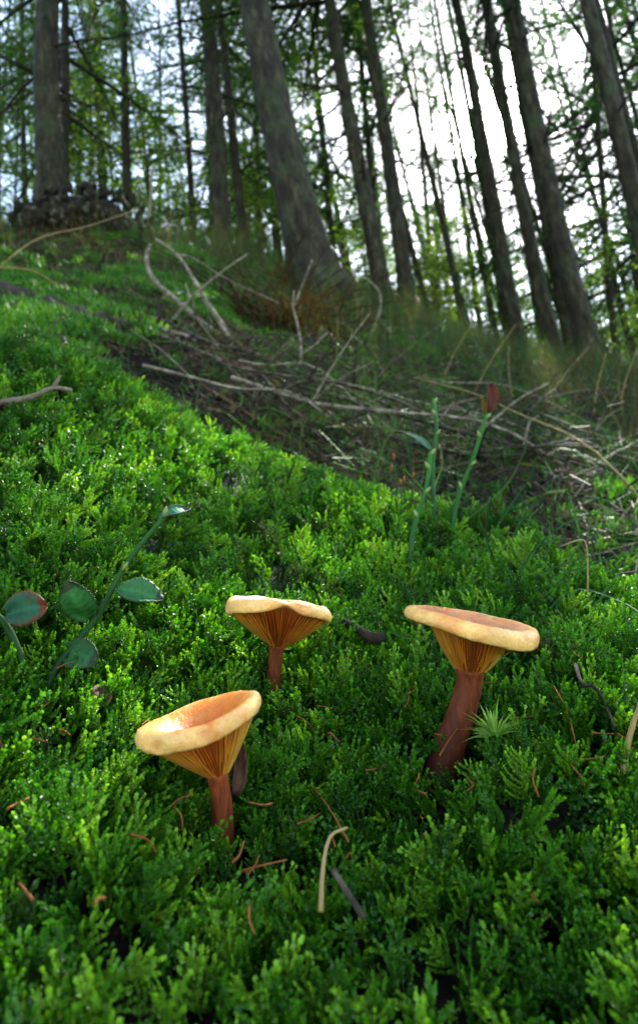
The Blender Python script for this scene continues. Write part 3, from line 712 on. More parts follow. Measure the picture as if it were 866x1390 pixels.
def tree(bx, by, tx, ty, r, w, label, group=None, H=17.0, start=.38, nbranch=3, crown=0, crad=1.0, seed=0, name='conifer_tree'):
    """base and upper pixel of the trunk, horizontal distance r, width w px halfway"""
    pb = at_dist(bx, by, r); base = Vector((pb.x, pb.y, gz(pb.x, pb.y)))
    pt = at_dist(tx, ty, r)
    ax = (pt - pb); d = ax.normalized()
    mid = pb.lerp(pt, .5); rad_ = w * .5 / FPX * (mid - CAM).dot(FW)
    root = thing(name, base, label, 'tree', group)
    root.rotation_euler = (d.to_track_quat('Z', 'Y') @ Euler((0, 0, seed * 1.3)).to_quaternion()).to_euler()
    s = ax.length * .5; slope = rad_ * .9 / H; rb = rad_ + slope * s
    V, F = trunk_mesh(H, rb, max(.02, rb - slope * H), 26 if r < 9 else 10, 130 if r < 9 else 30, seed)
    mesh_obj('trunk', V, F, M['bark'], root)
    c = bpy.data.objects.new('crown', CROWNS[crown % len(CROWNS)]); link(c, root)
    c.location = (0, 0, H * start); sc = H * (1 - start) / 10.0 * 1.03; c.scale = (crad * sc * 1.25, crad * sc * 1.25, sc)
    rg_ = np.random.default_rng(seed + 50)
    for i in range(nbranch * 2):
        b = bpy.data.objects.new('branch', BRANCH[i % 3]); link(b, root)
        z = rg_.uniform(.10, start + .08) * H; b.location = (0, 0, z); b.rotation_euler = (0, rg_.uniform(-.1, .35), rg_.uniform(0, 6.28))
        k_ = rg_.uniform(.7, 1.5); b.scale = (k_, k_, k_)
    TREES.append(base)
    return root
T_MAIN = [
 (70, 262, 69, 0, 6.2, 34, 'thick straight conifer rising directly behind the lichened stone mound', 7),
 (172, 285, 167, 0, 8.5, 11, 'slender dark upright conifer between the stone mound and the pale snapped stake', 3),
 (262, 335, 243, 0, 9.5, 8, 'very thin dark conifer standing to the uphill side of the tangled dead branch', 3),
 (305, 350, 275, 0, 7.2, 22, 'medium grey barked conifer behind the top of the fallen dead branch', 5),
 (336, 350, 295, 0, 8.4, 12, 'narrow curved conifer next to the medium grey barked one above the rusty tussock', 4),
 (432, 395, 352, 0, 4.9, 48, 'broadest leaning conifer with rough mossy bark, above the rusty grass tussock', 9),
 (522, 412, 450, 0, 7.0, 20, 'long leaning conifer, first of a close pair beside the broadest trunk', 5),
 (556, 436, 498, 0, 7.4, 18, 'dark leaning conifer, second of a close pair beside the broadest trunk', 5),
 (710, 485, 640, 130, 8.2, 17, 'dark conifer whose trunk leads up towards the sun glare', 5),
 (756, 495, 686, 150, 7.8, 18, 'leaning conifer just downhill of the trunk below the sun glare', 5),
 (806, 506, 694, 0, 7.0, 23, 'stout leaning conifer standing in the tall dry grass on the downhill side', 6),
 (905, 470, 788, 0, 6.2, 22, 'leaning conifer farthest downhill, crossing the bright gap in the canopy', 6),
]
for k, (bx, by, tx, ty, r, w, lab, nb) in enumerate(T_MAIN):
    tree(bx, by, tx, ty, r, w, lab, None, 16.5, .32 + .05 * (k % 3), nb, k, .4 if k == 8 else .6 if k in (9, 10) else .75 if k < 3 else 1.0, k + 1)
THIN_LABELS = ['slim dark conifer pressed close behind the thick one above the stone mound', 'thread thin conifer seen over the middle of the stone mound', 'thread thin upright conifer over the downhill end of the stone mound',
 'narrow conifer showing between the curved one and the broadest trunk', 'threadlike conifer just uphill of the broadest trunk', 'narrow conifer just downhill of the broadest trunk', 'narrow conifer between the two of the close leaning pair',
 'threadlike conifer alone in the bright gap past the close leaning pair', 'threadlike conifer on the far side of the bright gap', 'thin conifer, uphill one of two before the trunk below the sun glare', 'thin conifer touching the trunk below the sun glare on its uphill side',
 'dark slim conifer between the downhill neighbour of the sun trunk and the stout one', 'slim conifer just downhill of the stout leaning conifer', 'thin conifer under the crossing trunk farthest downhill', 'thin conifer leaning up across the sun glare', 'slim leaning conifer passing the sun glare on its downhill side',
 'thin conifer uphill of the stone mound', 'threadlike conifer behind the pale snapped stake']
T_THIN = [(85, 255, 89, 0, 7.6, 12), (100, 250, 117, 0, 11, 6), (123, 255, 122, 60, 12, 5), (352, 350, 344, 60, 11, 8), (373, 360, 360, 120, 13, 6),
          (447, 345, 418, 0, 12, 8), (508, 380, 480, 0, 11, 9), (590, 450, 566, 180, 13, 6), (622, 455, 596, 260, 14, 6), (652, 465, 620, 250, 13, 7),
          (674, 470, 630, 230, 12, 8), (772, 495, 722, 220, 11, 13), (830, 505, 800, 140, 11, 9), (860, 500, 836, 250, 13, 7), (690, 470, 606, 0, 12, 8),
          (735, 485, 660, 0, 12, 10), (35, 300, 32, 0, 11, 7), (215, 330, 214, 60, 15, 5)]
for k, (bx, by, tx, ty, r, w) in enumerate(T_THIN):
    tree(bx, by, tx, ty, r, w, THIN_LABELS[k], 'thin conifers behind the front row', 15.0, (.42 if k in (7, 8, 9, 10, 14, 15) else .14) + .05 * (k % 4), 3, k + 2, .36 if k in (7, 8, 9, 10, 14, 15) else .5 if k == 11 else .7 if k in (0, 1, 2, 16, 17) else 1.0, 40 + k)
rg = np.random.default_rng(77)
for k in range(74):                            # the stand going on behind
    for _ in range(20):
        u = rg.uniform(-.68, .74) if k < 50 else rg.uniform(.02, .66); r = rg.uniform(12, 42) if k < 50 else rg.uniform(23, 44)
        x, y = r * math.sin(u), r * math.cos(u)
        if u < -.15 and r < 26 and rg.uniform() < .75: continue
        if abs(u - sun_az) < .13 and r < 24: continue      # the gap the sun shines through
        if all(math.hypot(x - t.x, y - t.y) > 1.3 for t in TREES): break
    base = Vector((x, y, gz(x, y))); H = rg.uniform(12, 18)
    root = thing('conifer_tree', base, 'distant conifer filling the gaps between the nearer trunks', 'tree', 'distant conifers of the stand')
    root.rotation_euler = (rg.normal(0, .03), rg.normal(-.04, .04), rg.uniform(0, 6.28))
    V, F = trunk_mesh(H, rg.uniform(.07, .13), .03, 8, 18, 300 + k); mesh_obj('trunk', V, F, M['bark'], root)
    c = bpy.data.objects.new('crown', CROWNS[k % 5]); link(c, root); st = rg.uniform(.02, .2)
    c.location = (0, 0, H * st); sc = H * (1 - st) / 10; c.scale = (sc, sc, sc); TREES.append(base)

for k in range(54):                            # young and slim conifers in the middle of the stand
    young = k < 18
    for _ in range(30):
        u = rg.uniform(.0, .62) if young else rg.uniform(-.5, .7) if k < 34 else rg.uniform(.02, .66); r = rg.uniform(15, 24) if young else rg.uniform(10, 20)
        x, y = r * math.sin(u), r * math.cos(u)
        if all(math.hypot(x - t.x, y - t.y) > .8 for t in TREES): break
    base = Vector((x, y, gz(x, y))); H = r * rg.uniform(.30, .40) if young else rg.uniform(11, 15)
    root = thing('conifer_tree', base, 'short young conifer, feathery to the ground, in the bright gap between trunks' if young else 'slender bare stemmed conifer with a small high crown in the middle of the stand', 'tree', 'young conifers of the stand' if young else 'slender conifers of the stand')
    root.rotation_euler = (rg.normal(0, .03), rg.normal(-.05, .03), 0 if not young else rg.uniform(0, 6.28))
    V, F = trunk_mesh(H, .05 if young else rg.uniform(.05, .09), .02, 8, 22, 500 + k); mesh_obj('trunk', V, F, M['bark'], root)
    c = bpy.data.objects.new('crown', CROWNS[k % 5]); link(c, root); st = .06 if young else rg.uniform(.45, .6)
    c.location = (0, 0, H * st); sc = H * (1 - st) / 10; w_ = 1.15 if young else .8 if k < 34 else .32; c.scale = (sc * w_, sc * w_, sc); TREES.append(base)
for k in range(26):                            # the stand also goes on downhill and to both sides, shading the bank
    for _ in range(30):
        u = rg.uniform(.95, 5.4); r = rg.uniform(3.5, 16)
        x, y = r * math.sin(u), r * math.cos(u)
        if all(math.hypot(x - t.x, y - t.y) > 2.0 for t in TREES): break
    base = Vector((x, y, gz(x, y))); H = rg.uniform(13, 18)
    root = thing('conifer_tree', base, 'conifer of the same stand growing lower down the slope', 'tree', 'conifers lower down the slope')
    root.rotation_euler = (rg.normal(0, .03), rg.normal(0, .03), rg.uniform(0, 6.28))
    V, F = trunk_mesh(H, rg.uniform(.12, .18), .03, 8, 18, 400 + k); mesh_obj('trunk', V, F, M['bark'], root)
    c = bpy.data.objects.new('crown', CROWNS[k % 5]); link(c, root); st = rg.uniform(.2, .4)
    c.location = (0, 0, H * st); sc = H * (1 - st) / 10; c.scale = (sc * 1.1, sc * 1.1, sc); TREES.append(base)

# sunlit broad-leaved saplings among the trunks
def sapling_mesh(seed, H=3.2, n=1900, ls=.045):
    rg_ = np.random.default_rng(seed); mb = MB()
    mb.tube([(0, 0, -.1), (.03, .02, H * .4), (.02, .05, H * .95)], [.02, .014, .004], 5, 1)
    tips = []
    for i in range(22):
        z = H * rg_.uniform(.22, .98); a = rg_.uniform(0, 6.28); l = rg_.uniform(.35, 1.0) * (1.1 - z / H) + .25
        e = Vector((math.cos(a) * l, math.sin(a) * l, z + l * .35)); b = Vector((.02, .03, z)); mb.tube([b, b.lerp(e, .5) + Vector((0, 0, .06)), e], [.008, .005, .002], 4, 1)
        tips.append((b, e))
    for i in range(n):
        b, e = tips[int(rg_.integers(0, 22))]; p = b.lerp(e, rg_.uniform(.2, 1.05)) + Vector(rg_.normal(0, .09, 3))
        d = Vector(rg_.normal(0, 1, 3)); d.z -= .3; d.normalize(); s = d.cross(Vector(rg_.normal(0, 1, 3))).normalized() * ls * .36; l = ls * rg_.uniform(.7, 1.3)
        mb.add([p, p + d * l * .5 - s, p + d * l, p + d * l * .5 + s], [(0, 1, 2, 3)], 0)
    o = proto_mesh(np.array([tuple(p) for p in mb.v]), mb.f, [M['broadleaf'], M['bark']], mb.mi); me = o.data; bpy.data.objects.remove(o); return me
SAP = [sapling_mesh(1200 + k) for k in range(3)]
SAPS = [(20, 235, 8.0, 1.0, 'yellow green sapling past the uphill flank of the stone mound'), (130, 240, 9.5, 1.1, 'bushy sapling lit from behind over the top of the stone mound'),
        (205, 290, 9.0, 1.2, 'bright sunlit sapling behind the pale snapped stake'), (228, 300, 12.0, 1.5, 'tall airy sapling in the sunlit gap beyond the snapped stake'),
        (290, 340, 13.0, 1.3, 'leafy sapling half hidden behind the medium grey barked conifer'), (620, 460, 12.0, 1.0, 'low leafy sapling in the row of thin trunks below the sun'),
        (860, 500, 10.0, 1.1, 'leafy sapling behind the tall dry grass at the downhill end')]
for k, (px, py, r, s, lab) in enumerate(SAPS):
    p = at_dist(px, py, r); root = thing('sapling', Vector((p.x, p.y, gz(p.x, p.y))), lab, 'tree', None)
    c = bpy.data.objects.new('foliage', SAP[k % 3]); link(c, root); c.scale = (s, s, s); c.rotation_euler = (0, 0, k * 1.7)

rg = np.random.default_rng(64)
for k in range(24):
    u = -.62 + 1.36 * (k + rg.uniform(0, 1)) / 24; r = rg.uniform(9, 17); x, y = r * math.sin(u), r * math.cos(u)
    root = thing('sapling', Vector((x, y, gz(x, y))), 'low leafy undergrowth bush between the trunks beyond the crest', 'bush', 'undergrowth bushes beyond the crest')
    c = bpy.data.objects.new('foliage', SAP[k % 3]); link(c, root); s_ = rg.uniform(.7, 1.3); c.scale = (s_ * 1.3, s_ * 1.3, s_); c.rotation_euler = (0, 0, k * 2.1)

# ------------------------------------------------------------------ stone mound, log, dead wood
rg = np.random.default_rng(31)
mc = ground_at(112, 318, 0, 2.0); mr = math.hypot(mc.x, mc.y); kk = mr / FPX * 1.08
mound = thing('stone_mound', mc, 'mound of lichen spotted stones and dark earth below the thick conifer', 'rock')
def lump(seed, n=10):
    rg_ = np.random.default_rng(seed); V = []; F = []
    dirs = rg_.normal(0, 1, (9, 3)); dirs /= np.linalg.norm(dirs, axis=1)[:, None]; cut = rg_.uniform(.62, .95, 9)
    for i in range(n + 1):
        for j in range(2 * n):
            th, a = math.pi * i / n, math.pi * j / n; d = np.array((math.sin(th) * math.cos(a), math.sin(th) * math.sin(a), math.cos(th)))
            rr = min([1.0] + [c_ / max(.01, d @ q_) for q_, c_ in zip(dirs, cut) if d @ q_ > 0]); V.append(d * rr * (1 + rg_.normal(0, .015)))
    for i in range(n):
        for j in range(2 * n): F.append((i * 2 * n + j, (i + 1) * 2 * n + j, (i + 1) * 2 * n + (j + 1) % (2 * n), i * 2 * n + (j + 1) % (2 * n)))
    return V, F
V, F = lump(41, 40)
rgm = np.random.default_rng(4); V = [np.array(v) * (1 + .12 * math.sin(v[0] * 9) * math.sin(v[2] * 8 + 1) + .07 * math.sin(v[0] * 23 + 2) * math.sin(v[2] * 19 + v[1] * 11) + rgm.normal(0, .03)) for v in V]
core = mesh_obj('earth_core', np.array(V) * np.array([92 * kk, 55 * kk, 58 * kk]), F, M['stone'], mound)
stone_me = []
for k in range(5):
    V, F = lump(60 + k, 6); o = proto_mesh(np.array(V), F, M['stone'], None, False); stone_me.append(o.data); bpy.data.objects.remove(o)
for k in range(150):
    a = rg.uniform(-.2, 3.34); z = rg.uniform(-.35, .95); q = math.sqrt(max(0, 1 - z * z)) * rg.uniform(.92, 1.05)
    o = bpy.data.objects.new('stone', stone_me[k % 5]); link(o, mound)
    o.location = (math.cos(a) * q * 95 * kk, -abs(math.sin(a)) * q * 55 * kk, z * 62 * kk)
    s = (2.2 + 6.5 * rg.uniform() ** 2.5) * kk; o.scale = (s * rg.uniform(.8, 2.0), s, s * rg.uniform(.35, .8)); o.rotation_euler = tuple(rg.uniform(0, 3, 3))

def stick(name, pts, r0, r1, mat, label, cat, group=None, n=10, sides=7, jit=.12, subs=()):
    P_ = curve(pts, n); org = P_[0]
    root = None
    if subs: root = thing(name, org, label, cat, group)
    mb = MB(); mb.tube([p - org for p in P_], [r0 + (r1 - r0) * i / (n - 1) for i in range(n)], sides, 0, True, jit)
    if root is None:
        o = mb.build(name, M[mat]); o.location = org; return tag(o, label, cat, group)
    mb.build('main_limb', M[mat], root)
    for sp__, a, b in subs:
        s_ = MB(); s_.tube([p - org for p in curve(sp__, 8)], [a + (b - a) * i / 7 for i in range(8)], 6, 0, True, jit); s_.build('side_branch', M[mat], root)
    return root
G = ground_at
b0 = G(432, 532); rb = math.hypot(b0.x, b0.y)
def A(px, py, dr=0.0):
    g_ = G(px, py); return at_dist(px, py, min(rb + dr, math.hypot(g_.x, g_.y) - .07))
def mmpx(r): return r * 1.1 / FPX
stick('fallen_branch', [G(440, 538, -.01), A(400, 520), A(345, 485, .08), A(300, 460, .15), A(245, 412, .22), A(207, 378, .28), A(199, 350, .3), A(204, 332, .3)], 7 * mmpx(rb), 2.8 * mmpx(rb), 'pale_wood',
      'pale lichened fallen branch with forked limbs lying up the bank', 'branch', None, 22, 8, .1,
      [([A(325, 474, .1), A(290, 425, .05), A(262, 378, .02), A(240, 345), A(212, 325)], 4.5 * mmpx(rb), 2 * mmpx(rb)),
       ([A(268, 432, .2), A(262, 415, .1), A(252, 385, .1)], 2.5 * mmpx(rb), 1.2 * mmpx(rb)),
       ([A(240, 345), A(265, 352, .1), A(310, 380, .2), A(380, 412, .35)], 1.8 * mmpx(rb), .9 * mmpx(rb))])
stick('twig', [G(232, 452), A(238, 430), A(262, 402), A(300, 370), A(336, 345)], 2.2 * mmpx(rb), 1.2 * mmpx(rb), 'pale_wood', 'thin pale twig crossing over the fallen forked branch', 'twig')
stick('dead_shrub', [G(384, 533), A(398, 508, .0), A(409, 485), A(404, 440), A(398, 418), A(399, 395)], 2.4 * mmpx(rb), 1.4 * mmpx(rb), 'pale_wood', 'upright dead forked twig standing below the broadest conifer', 'twig', None, 14, 6, .1,
      [([A(400, 415), A(406, 398), A(415, 375), A(424, 352)], 1.8 * mmpx(rb), .8 * mmpx(rb)), ([A(409, 482), A(425, 470), A(446, 450)], 1.4 * mmpx(rb), .8 * mmpx(rb))])
p0 = G(502, 470); r_ = math.hypot(p0.x, p0.y)
stick('twig', [p0, at_dist(503, 455, r_), at_dist(516, 420, r_), at_dist(514, 395, r_), at_dist(497, 378, r_)], 2.5 * mmpx(r_), 1.3 * mmpx(r_), 'pale_wood', 'pale arched twig rising at the foot of the close pair of leaning conifers', 'twig')
# rotten log and sticks on the upper moss
def ground_stick(name, pix, r0, r1, mat, label, cat, group=None, lift=.0, n=12, jit=.15, subs=()):
    pts = [G(a, b, lift) for a, b in pix]; return stick(name, pts, r0, r1, mat, label, cat, group, n, 8, jit, subs)
ground_stick('rotten_log', [(-40, 405), (40, 425), (110, 445), (170, 455), (262, 470)], .065, .02, 'dark_wood', 'dark rotten log with grey lichen sunk between the moss cushions', 'log', None, .015, 20, .22)
ground_stick('fallen_stick', [(170, 447), (240, 478), (300, 500), (345, 522)], .014, .007, 'grey_wood', 'thin grey stick leading downhill from the rotten log', 'stick', None, .02)
ground_stick('fallen_stick', [(-10, 462), (30, 468), (72, 482)], .018, .008, 'dark_wood', 'short dark stick behind the crest of the feathery moss', 'stick', None, .015)
ground_stick('fallen_stick', [(440, 545), (490, 556), (560, 560), (600, 585)], .012, .006, 'grey_wood', 'grey stick lying below the thick end of the fallen forked branch', 'stick', None, .025)
ground_stick('fallen_stick', [(300, 498), (400, 545), (470, 590)], .006, .004, 'brown_twig', 'reddish brown stick crossing the litter under the fallen forked branch', 'stick', None, .03)
p = [at_dist(-8, 548, .60), at_dist(40, 540, .60), at_dist(72, 527, .60), at_dist(98, 530, .60)]
gq = [Vector((q.x, q.y, max(q.z, gz(q.x, q.y) + .012))) for q in p]
stick('lichened_twig', gq, .0034, .002, 'pale_wood', 'short lichened twig with a knobby fork lying on the bright moss crest', 'twig', None, 10, 7, .2,
      [([gq[2], gq[2] + Vector((.004, 0, .006)), gq[2] + Vector((.008, 0, .013))], .0022, .0016)])
ground_stick('fallen_twig', [(598, 640), (640, 668), (690, 705), (745, 745)], .0052, .003, 'dark_wood', 'dark bent twig sloping down through the grass behind the tall mushroom', 'twig', None, .018)
ground_stick('fallen_twig', [(498, 664), (535, 648), (572, 640), (610, 636)], .0035, .002, 'brown_twig', 'brown budded twig lying behind the leafless bilberry stems', 'twig', None, .022)
ground_stick('fallen_twig', [(442, 862), (475, 880), (505, 897), (527, 902)], .0022, .0032, 'dark_wood', 'black rotten twig half sunk in moss between the two upper mushrooms', 'twig', None, .013, 10, .25)
ground_stick('fallen_twig', [(352, 550), (388, 590), (425, 625)], .0035, .0025, 'dark_wood', 'dark crusty twig dropping to the moss from the litter', 'twig', None, .02)
ground_stick('fallen_twig', [(442, 640), (446, 690), (444, 738)], .0016, .0010, 'dark_wood', 'short dark twig poking down into the feathery moss', 'twig', None, .016)
# tangled twigs of the litter, alike but for their place
rg = np.random.default_rng(99)
TW = []
for k in range(150):
    px, py = rg.uniform(330, 900), rg.uniform(500, 740)
    lo = 560 + (px - 330) * .12; 
    if py > 640 + max(0, (px - 500)) * .22 + rg.uniform(-10, 25): continue
    if px < 450 and py > 620: continue
    p = G(px, py, .01, .7); r = math.hypot(p.x, p.y)
    if r > 3.6: continue
    L = rg.uniform(.10, .32) * min(1.6, .5 + r * .5); a = rg.normal(0.0, .7) + (math.pi if rg.uniform() < .5 else 0)
    d = Vector((math.cos(a), math.sin(a) * .8, 0)); pts = []
    for s in (-.5, -.17, .17, .5):
        q = p + d * L * s + Vector((rg.normal(0, .02), rg.normal(0, .02), 0)) * L * 4; q.z = gz(q.x, q.y) + rg.uniform(.006, .035); pts.append(q)
    mat = ['grey_wood', 'dark_wood', 'brown_twig'][int(rg.integers(0, 3))]
    lab = {'grey_wood': 'pale grey twig in the tangled litter below the crest', 'dark_wood': 'dark rotten twig in the tangled litter below the crest', 'brown_twig': 'reddish brown twig in the tangled litter below the crest'}[mat]
    stick('litter_twig', pts, rg.uniform(.0025, .0055), .0015, mat, lab, 'twig', mat.replace('_', ' ') + ' twigs of the litter', 8, 6, .15)
rg = np.random.default_rng(123)
for k in range(70):
    px, py = rg.uniform(290, 900), rg.uniform(475, 700)
    if py > 600 + max(0, px - 430) * .20 or py < 470 + (px - 300) * .13: continue
    p = G(px, py, .01, .8); r = math.hypot(p.x, p.y)
    if r > 4 or r < .9: continue
    L = rg.uniform(.30, .75) * min(1.5, .5 + r * .4); a = rg.normal(-.25, .55); d = Vector((math.cos(a), math.sin(a), 0)); pts = []; ar = rg.uniform(0, .10)
    for i, s in enumerate((-.5, -.25, 0, .25, .5)):
        q = p + d * L * s + Vector((rg.normal(0, .03), rg.normal(0, .03), 0)) * L; q.z = gz(q.x, q.y) + rg.uniform(.015, .06) + ar * math.sin(math.pi * (s + .5)); pts.append(q)
    w = rg.uniform(.0028, .0065); subs = []
    for i in range(int(rg.integers(1, 4))):
        b = pts[int(rg.integers(1, 4))]; e = b + (d * rg.uniform(.3, 1) + Vector((rg.normal(0, .6), rg.normal(0, .6), rg.uniform(.0, .8)))).normalized() * L * rg.uniform(.2, .45)
        e.z = max(e.z, gz(e.x, e.y) + .01); subs.append(([b, b.lerp(e, .5) + Vector((0, 0, .01)), e], w * .5, w * .2))
    mat = ['dark_wood', 'grey_wood', 'dark_wood', 'grey_wood', 'pale_wood'][k % 5]
    stick('dead_branch', pts, w, w * .4, mat, {'pale_wood': 'bleached forked branch among the brushwood strewn over the bank', 'grey_wood': 'grey brown forked branch among the brushwood strewn over the bank', 'dark_wood': 'blackened forked branch among the brushwood strewn over the bank'}[mat], 'branch', mat.replace('_', ' ') + ' brushwood', 12, 7, .15, subs)
# snapped pale stake
p0 = at_dist(202, 345, 4.6); p0.z = gz(p0.x, p0.y) - .05
stick('snapped_stake', [p0, at_dist(203, 290, 4.6), at_dist(208, 228, 4.6)], .020, .012, 'pale_wood', 'pale snapped upright stake beside the stone mound', 'stake', None, 8, 7, .12)
# long straws
def straw(pix, r0, r1, w, label, mat='straw'):
    n_ = len(pix); pts = [at_dist(a, b, r0 + (r1 - r0) * i / (n_ - 1)) for i, (a, b) in enumerate(pix)]
    e = pts[0] if pts[0].z - gz(pts[0].x, pts[0].y) < pts[-1].z - gz(pts[-1].x, pts[-1].y) else pts[-1]
    e.z = min(e.z, gz(e.x, e.y) + .004)
    return stick('dry_stalk', pts, w, w * .6, mat, label, 'stalk', None, 14, 5, .05)
straw([(-20, 330), (50, 325), (120, 307), (190, 283)], 2.6, 3.0, .0035, 'dry stalk slanting across the face of the stone mound')
straw([(-10, 362), (50, 370), (118, 388)], 1.9, 2.1, .0032, 'dry stalk reaching to the dark stub over the upper moss cushion')
straw([(900, 655), (800, 607), (700, 560), (640, 533), (560, 512)], 1.1, 1.5, .0022, 'long straw coloured stalk stretched across the grass beside the red tipped stem')
straw([(795, 860), (797, 800), (796, 745), (788, 733), (760, 742)], .47, .47, .0007, 'fine bent straw standing in the moss beyond the tall mushroom')
for k, (a, b, c, d) in enumerate([(640, 540, 700, 440), (730, 560, 800, 470), (805, 575, 822, 480), (700, 560, 690, 470), (840, 560, 866, 470), (600, 520, 640, 440)]):
    q = G(a, b, 0, 1.2); r = math.hypot(q.x, q.y)
    stick('dry_stalk', [q, at_dist((a + c) / 2 - 4, (b + d) / 2, r), at_dist(c, d, r)], .003, .0012, 'straw', 'tall tan grass stalk leaning among the dry grass of the crest', 'stalk', 'tall tan stalks of the crest', 8, 5, .05)
# rusty tussock
tp = G(372, 455, 0, 1.5); tr_ = math.hypot(tp.x, tp.y)
tus = grass_tuft(800, 420, .20, .36, .0022, M['rust_grass'], 2.6, .11); C.objects.link(tus)
tus.name = 'grass_tussock'; tus.location = tp + Vector((0, .1, -.02)); tus.scale = (1.5, 1.3, 1.1)
tag(tus, 'rust brown drooping tussock of dead grass beneath the broadest conifer', 'tussock')

# ------------------------------------------------------------------ bilberry plants
def leaf(parent, org, base, tip, width, nrm, col, edge=None, edge_amt=0.0, fold=.12, teeth=14):
    """oval toothed leaf from base to tip; nrm = side that faces up"""
    ax = tip - base; L = ax.length; d = ax.normalized(); s = d.cross(nrm).normalized(); n_ = s.cross(d).normalized()
    V = []; F = []; Cc = []; K = 29; QS = (-1, -.8, -.6, -.4, -.2, 0, .2, .4, .6, .8, 1); rg_ = np.random.default_rng(int(abs(base.x) * 1e5) % 9999); ph_ = rg_.uniform(0, 6, 3)
    for i in range(K):
        t = i / (K - 1); w = width * .5 * (math.sin(math.pi * min(1, t * .94 + .03)) ** .62); w *= 1 + (.05 if i % 2 else -.04)
        c_ = base + d * L * t + n_ * (.10 * L * math.sin(math.pi * t) - .10 * L * t * t)
        for q in QS:
            vein = math.cos(t * 44 - abs(q) * 7)
            V.append(c_ + s * w * q + n_ * (fold * width * abs(q) + (.012 * vein + .05 * math.sin(t * 6 + q * 2 + ph_[0]) + .04 * math.sin(q * 5 + ph_[1])) * width) - org)
            e_ = (abs(q) > .9 or t > .85) and edge is not None
            cc = np.array(col) * (1.0 + .16 * max(0, vein) ** 3 if q else 1.35) * rg_.uniform(.93, 1.07)
            if e_ or (edge is not None and rg_.uniform() < edge_amt * max(0, abs(q) - .3 + (t - .5) * .8)): cc = cc * .25 + np.array(edge) * .75
            Cc.append(cc)
    for i in range(K - 1):
        for q in range(10): a = i * 11 + q; F.append((a, a + 1, a + 12, a + 11))
    o = mesh_obj('leaf', np.array([tuple(v) for v in V]), F, M['plantleaf'], parent, True, None, Cc)
    md = o.modifiers.new('thickness', 'SOLIDIFY'); md.thickness = .0003
    return o
def set_cols(o, c0, c1):
    n = len(o.data.vertices); t = np.linspace(0, 1, n)[:, None]; a = o.data.color_attributes.new('Col', 'FLOAT_COLOR', 'POINT')
    rgx = np.random.default_rng(n); cc = (np.array(c0) * (1 - t) + np.array(c1) * t) * rgx.uniform(.8, 1.2, (n, 1))
    a.data.foreach_set('color', np.concatenate([cc, np.ones((n, 1))], 1).ravel())
def plant_stem(root, org, pts, r0, r1, c0=(.006, .026, .007), c1=(.020, .090, .012)):
    mb = MB(); P_ = curve(pts, 16); mb.tube([p - org for p in P_], [(r0 + (r1 - r0) * i / 15) * (1.12 if i % 5 == 2 else 1) for i in range(16)], 6, 0, True, .05)
    o = mb.build('stem', M['plantstem'], root); set_cols(o, c0, c1); return o
def bud(root, org, p, d, s):
    mb = MB(); P_ = [p + d * s * t for t in (0, .3, .6, .85, 1)]; mb.tube([q - org for q in P_], [s * .10, s * .22, s * .20, s * .10, s * .02], 6)
    o = mb.build('bud', M['plantstem'], root); set_cols(o, (.16, .26, .06), (.26, .30, .09))
GRN = (.045, .190, .050); RED = (.26, .035, .022); BRN = (.045, .040, .020)
D1 = .30
W1 = lambda px, py, dd=0.0: at_dist(px, py, D1 + dd)
o0 = G(60, 934, -.004); r1_ = math.hypot(o0.x, o0.y); D1 = r1_
root = thing('bilberry_plant', o0, 'bilberry sprig with oval green leaves leaning over the moss', 'plant')
plant_stem(root, o0, [o0, W1(78, 905), W1(113, 862), W1(140, 825), W1(166, 775), W1(195, 735), W1(226, 698)], .0017, .0012)
nf = (-FW * .75 + UP * .65).normalized()
leaf(root, o0, W1(124, 838, .002), W1(90, 793, -.012), .0155, (-FW * .9 + UP * .3).normalized(), GRN, BRN, .12)
leaf(root, o0, W1(159, 801), W1(222, 812, -.004), .0150, (-FW * .62 + UP * .8).normalized(), (.050, .200, .062), BRN, .15)
leaf(root, o0, W1(92, 884, .002), W1(131, 896, -.012), .0140, (-FW * .8 + UP * .5).normalized(), (.034, .145, .045), BRN, .25)
leaf(root, o0, W1(218, 706, .003), W1(257, 689, .008), .0115, (-FW * .35 + UP * .9).normalized(), (.045, .190, .095), (.09, .06, .06), .4)
bud(root, o0, W1(167, 774, -.002), (UP * .8 + RT * .5).normalized(), .0050); bud(root, o0, W1(223, 702, -.002), (UP * .9 + RT * .2).normalized(), .0060)
o0 = G(40, 938, -.004); D1 = math.hypot(o0.x, o0.y)
root = thing('bilberry_plant', o0, 'arching bilberry stem with one red edged leaf next to the leafy sprig', 'plant')
plant_stem(root, o0, [o0, W1(34, 910), W1(20, 870), W1(4, 842), W1(-14, 828), W1(-20, 815)], .0018, .0013)
leaf(root, o0, W1(8, 834, -.006), W1(63, 822, -.012), .0165, (-FW * .9 + UP * .45).normalized(), (.035, .140, .070), RED, .30)

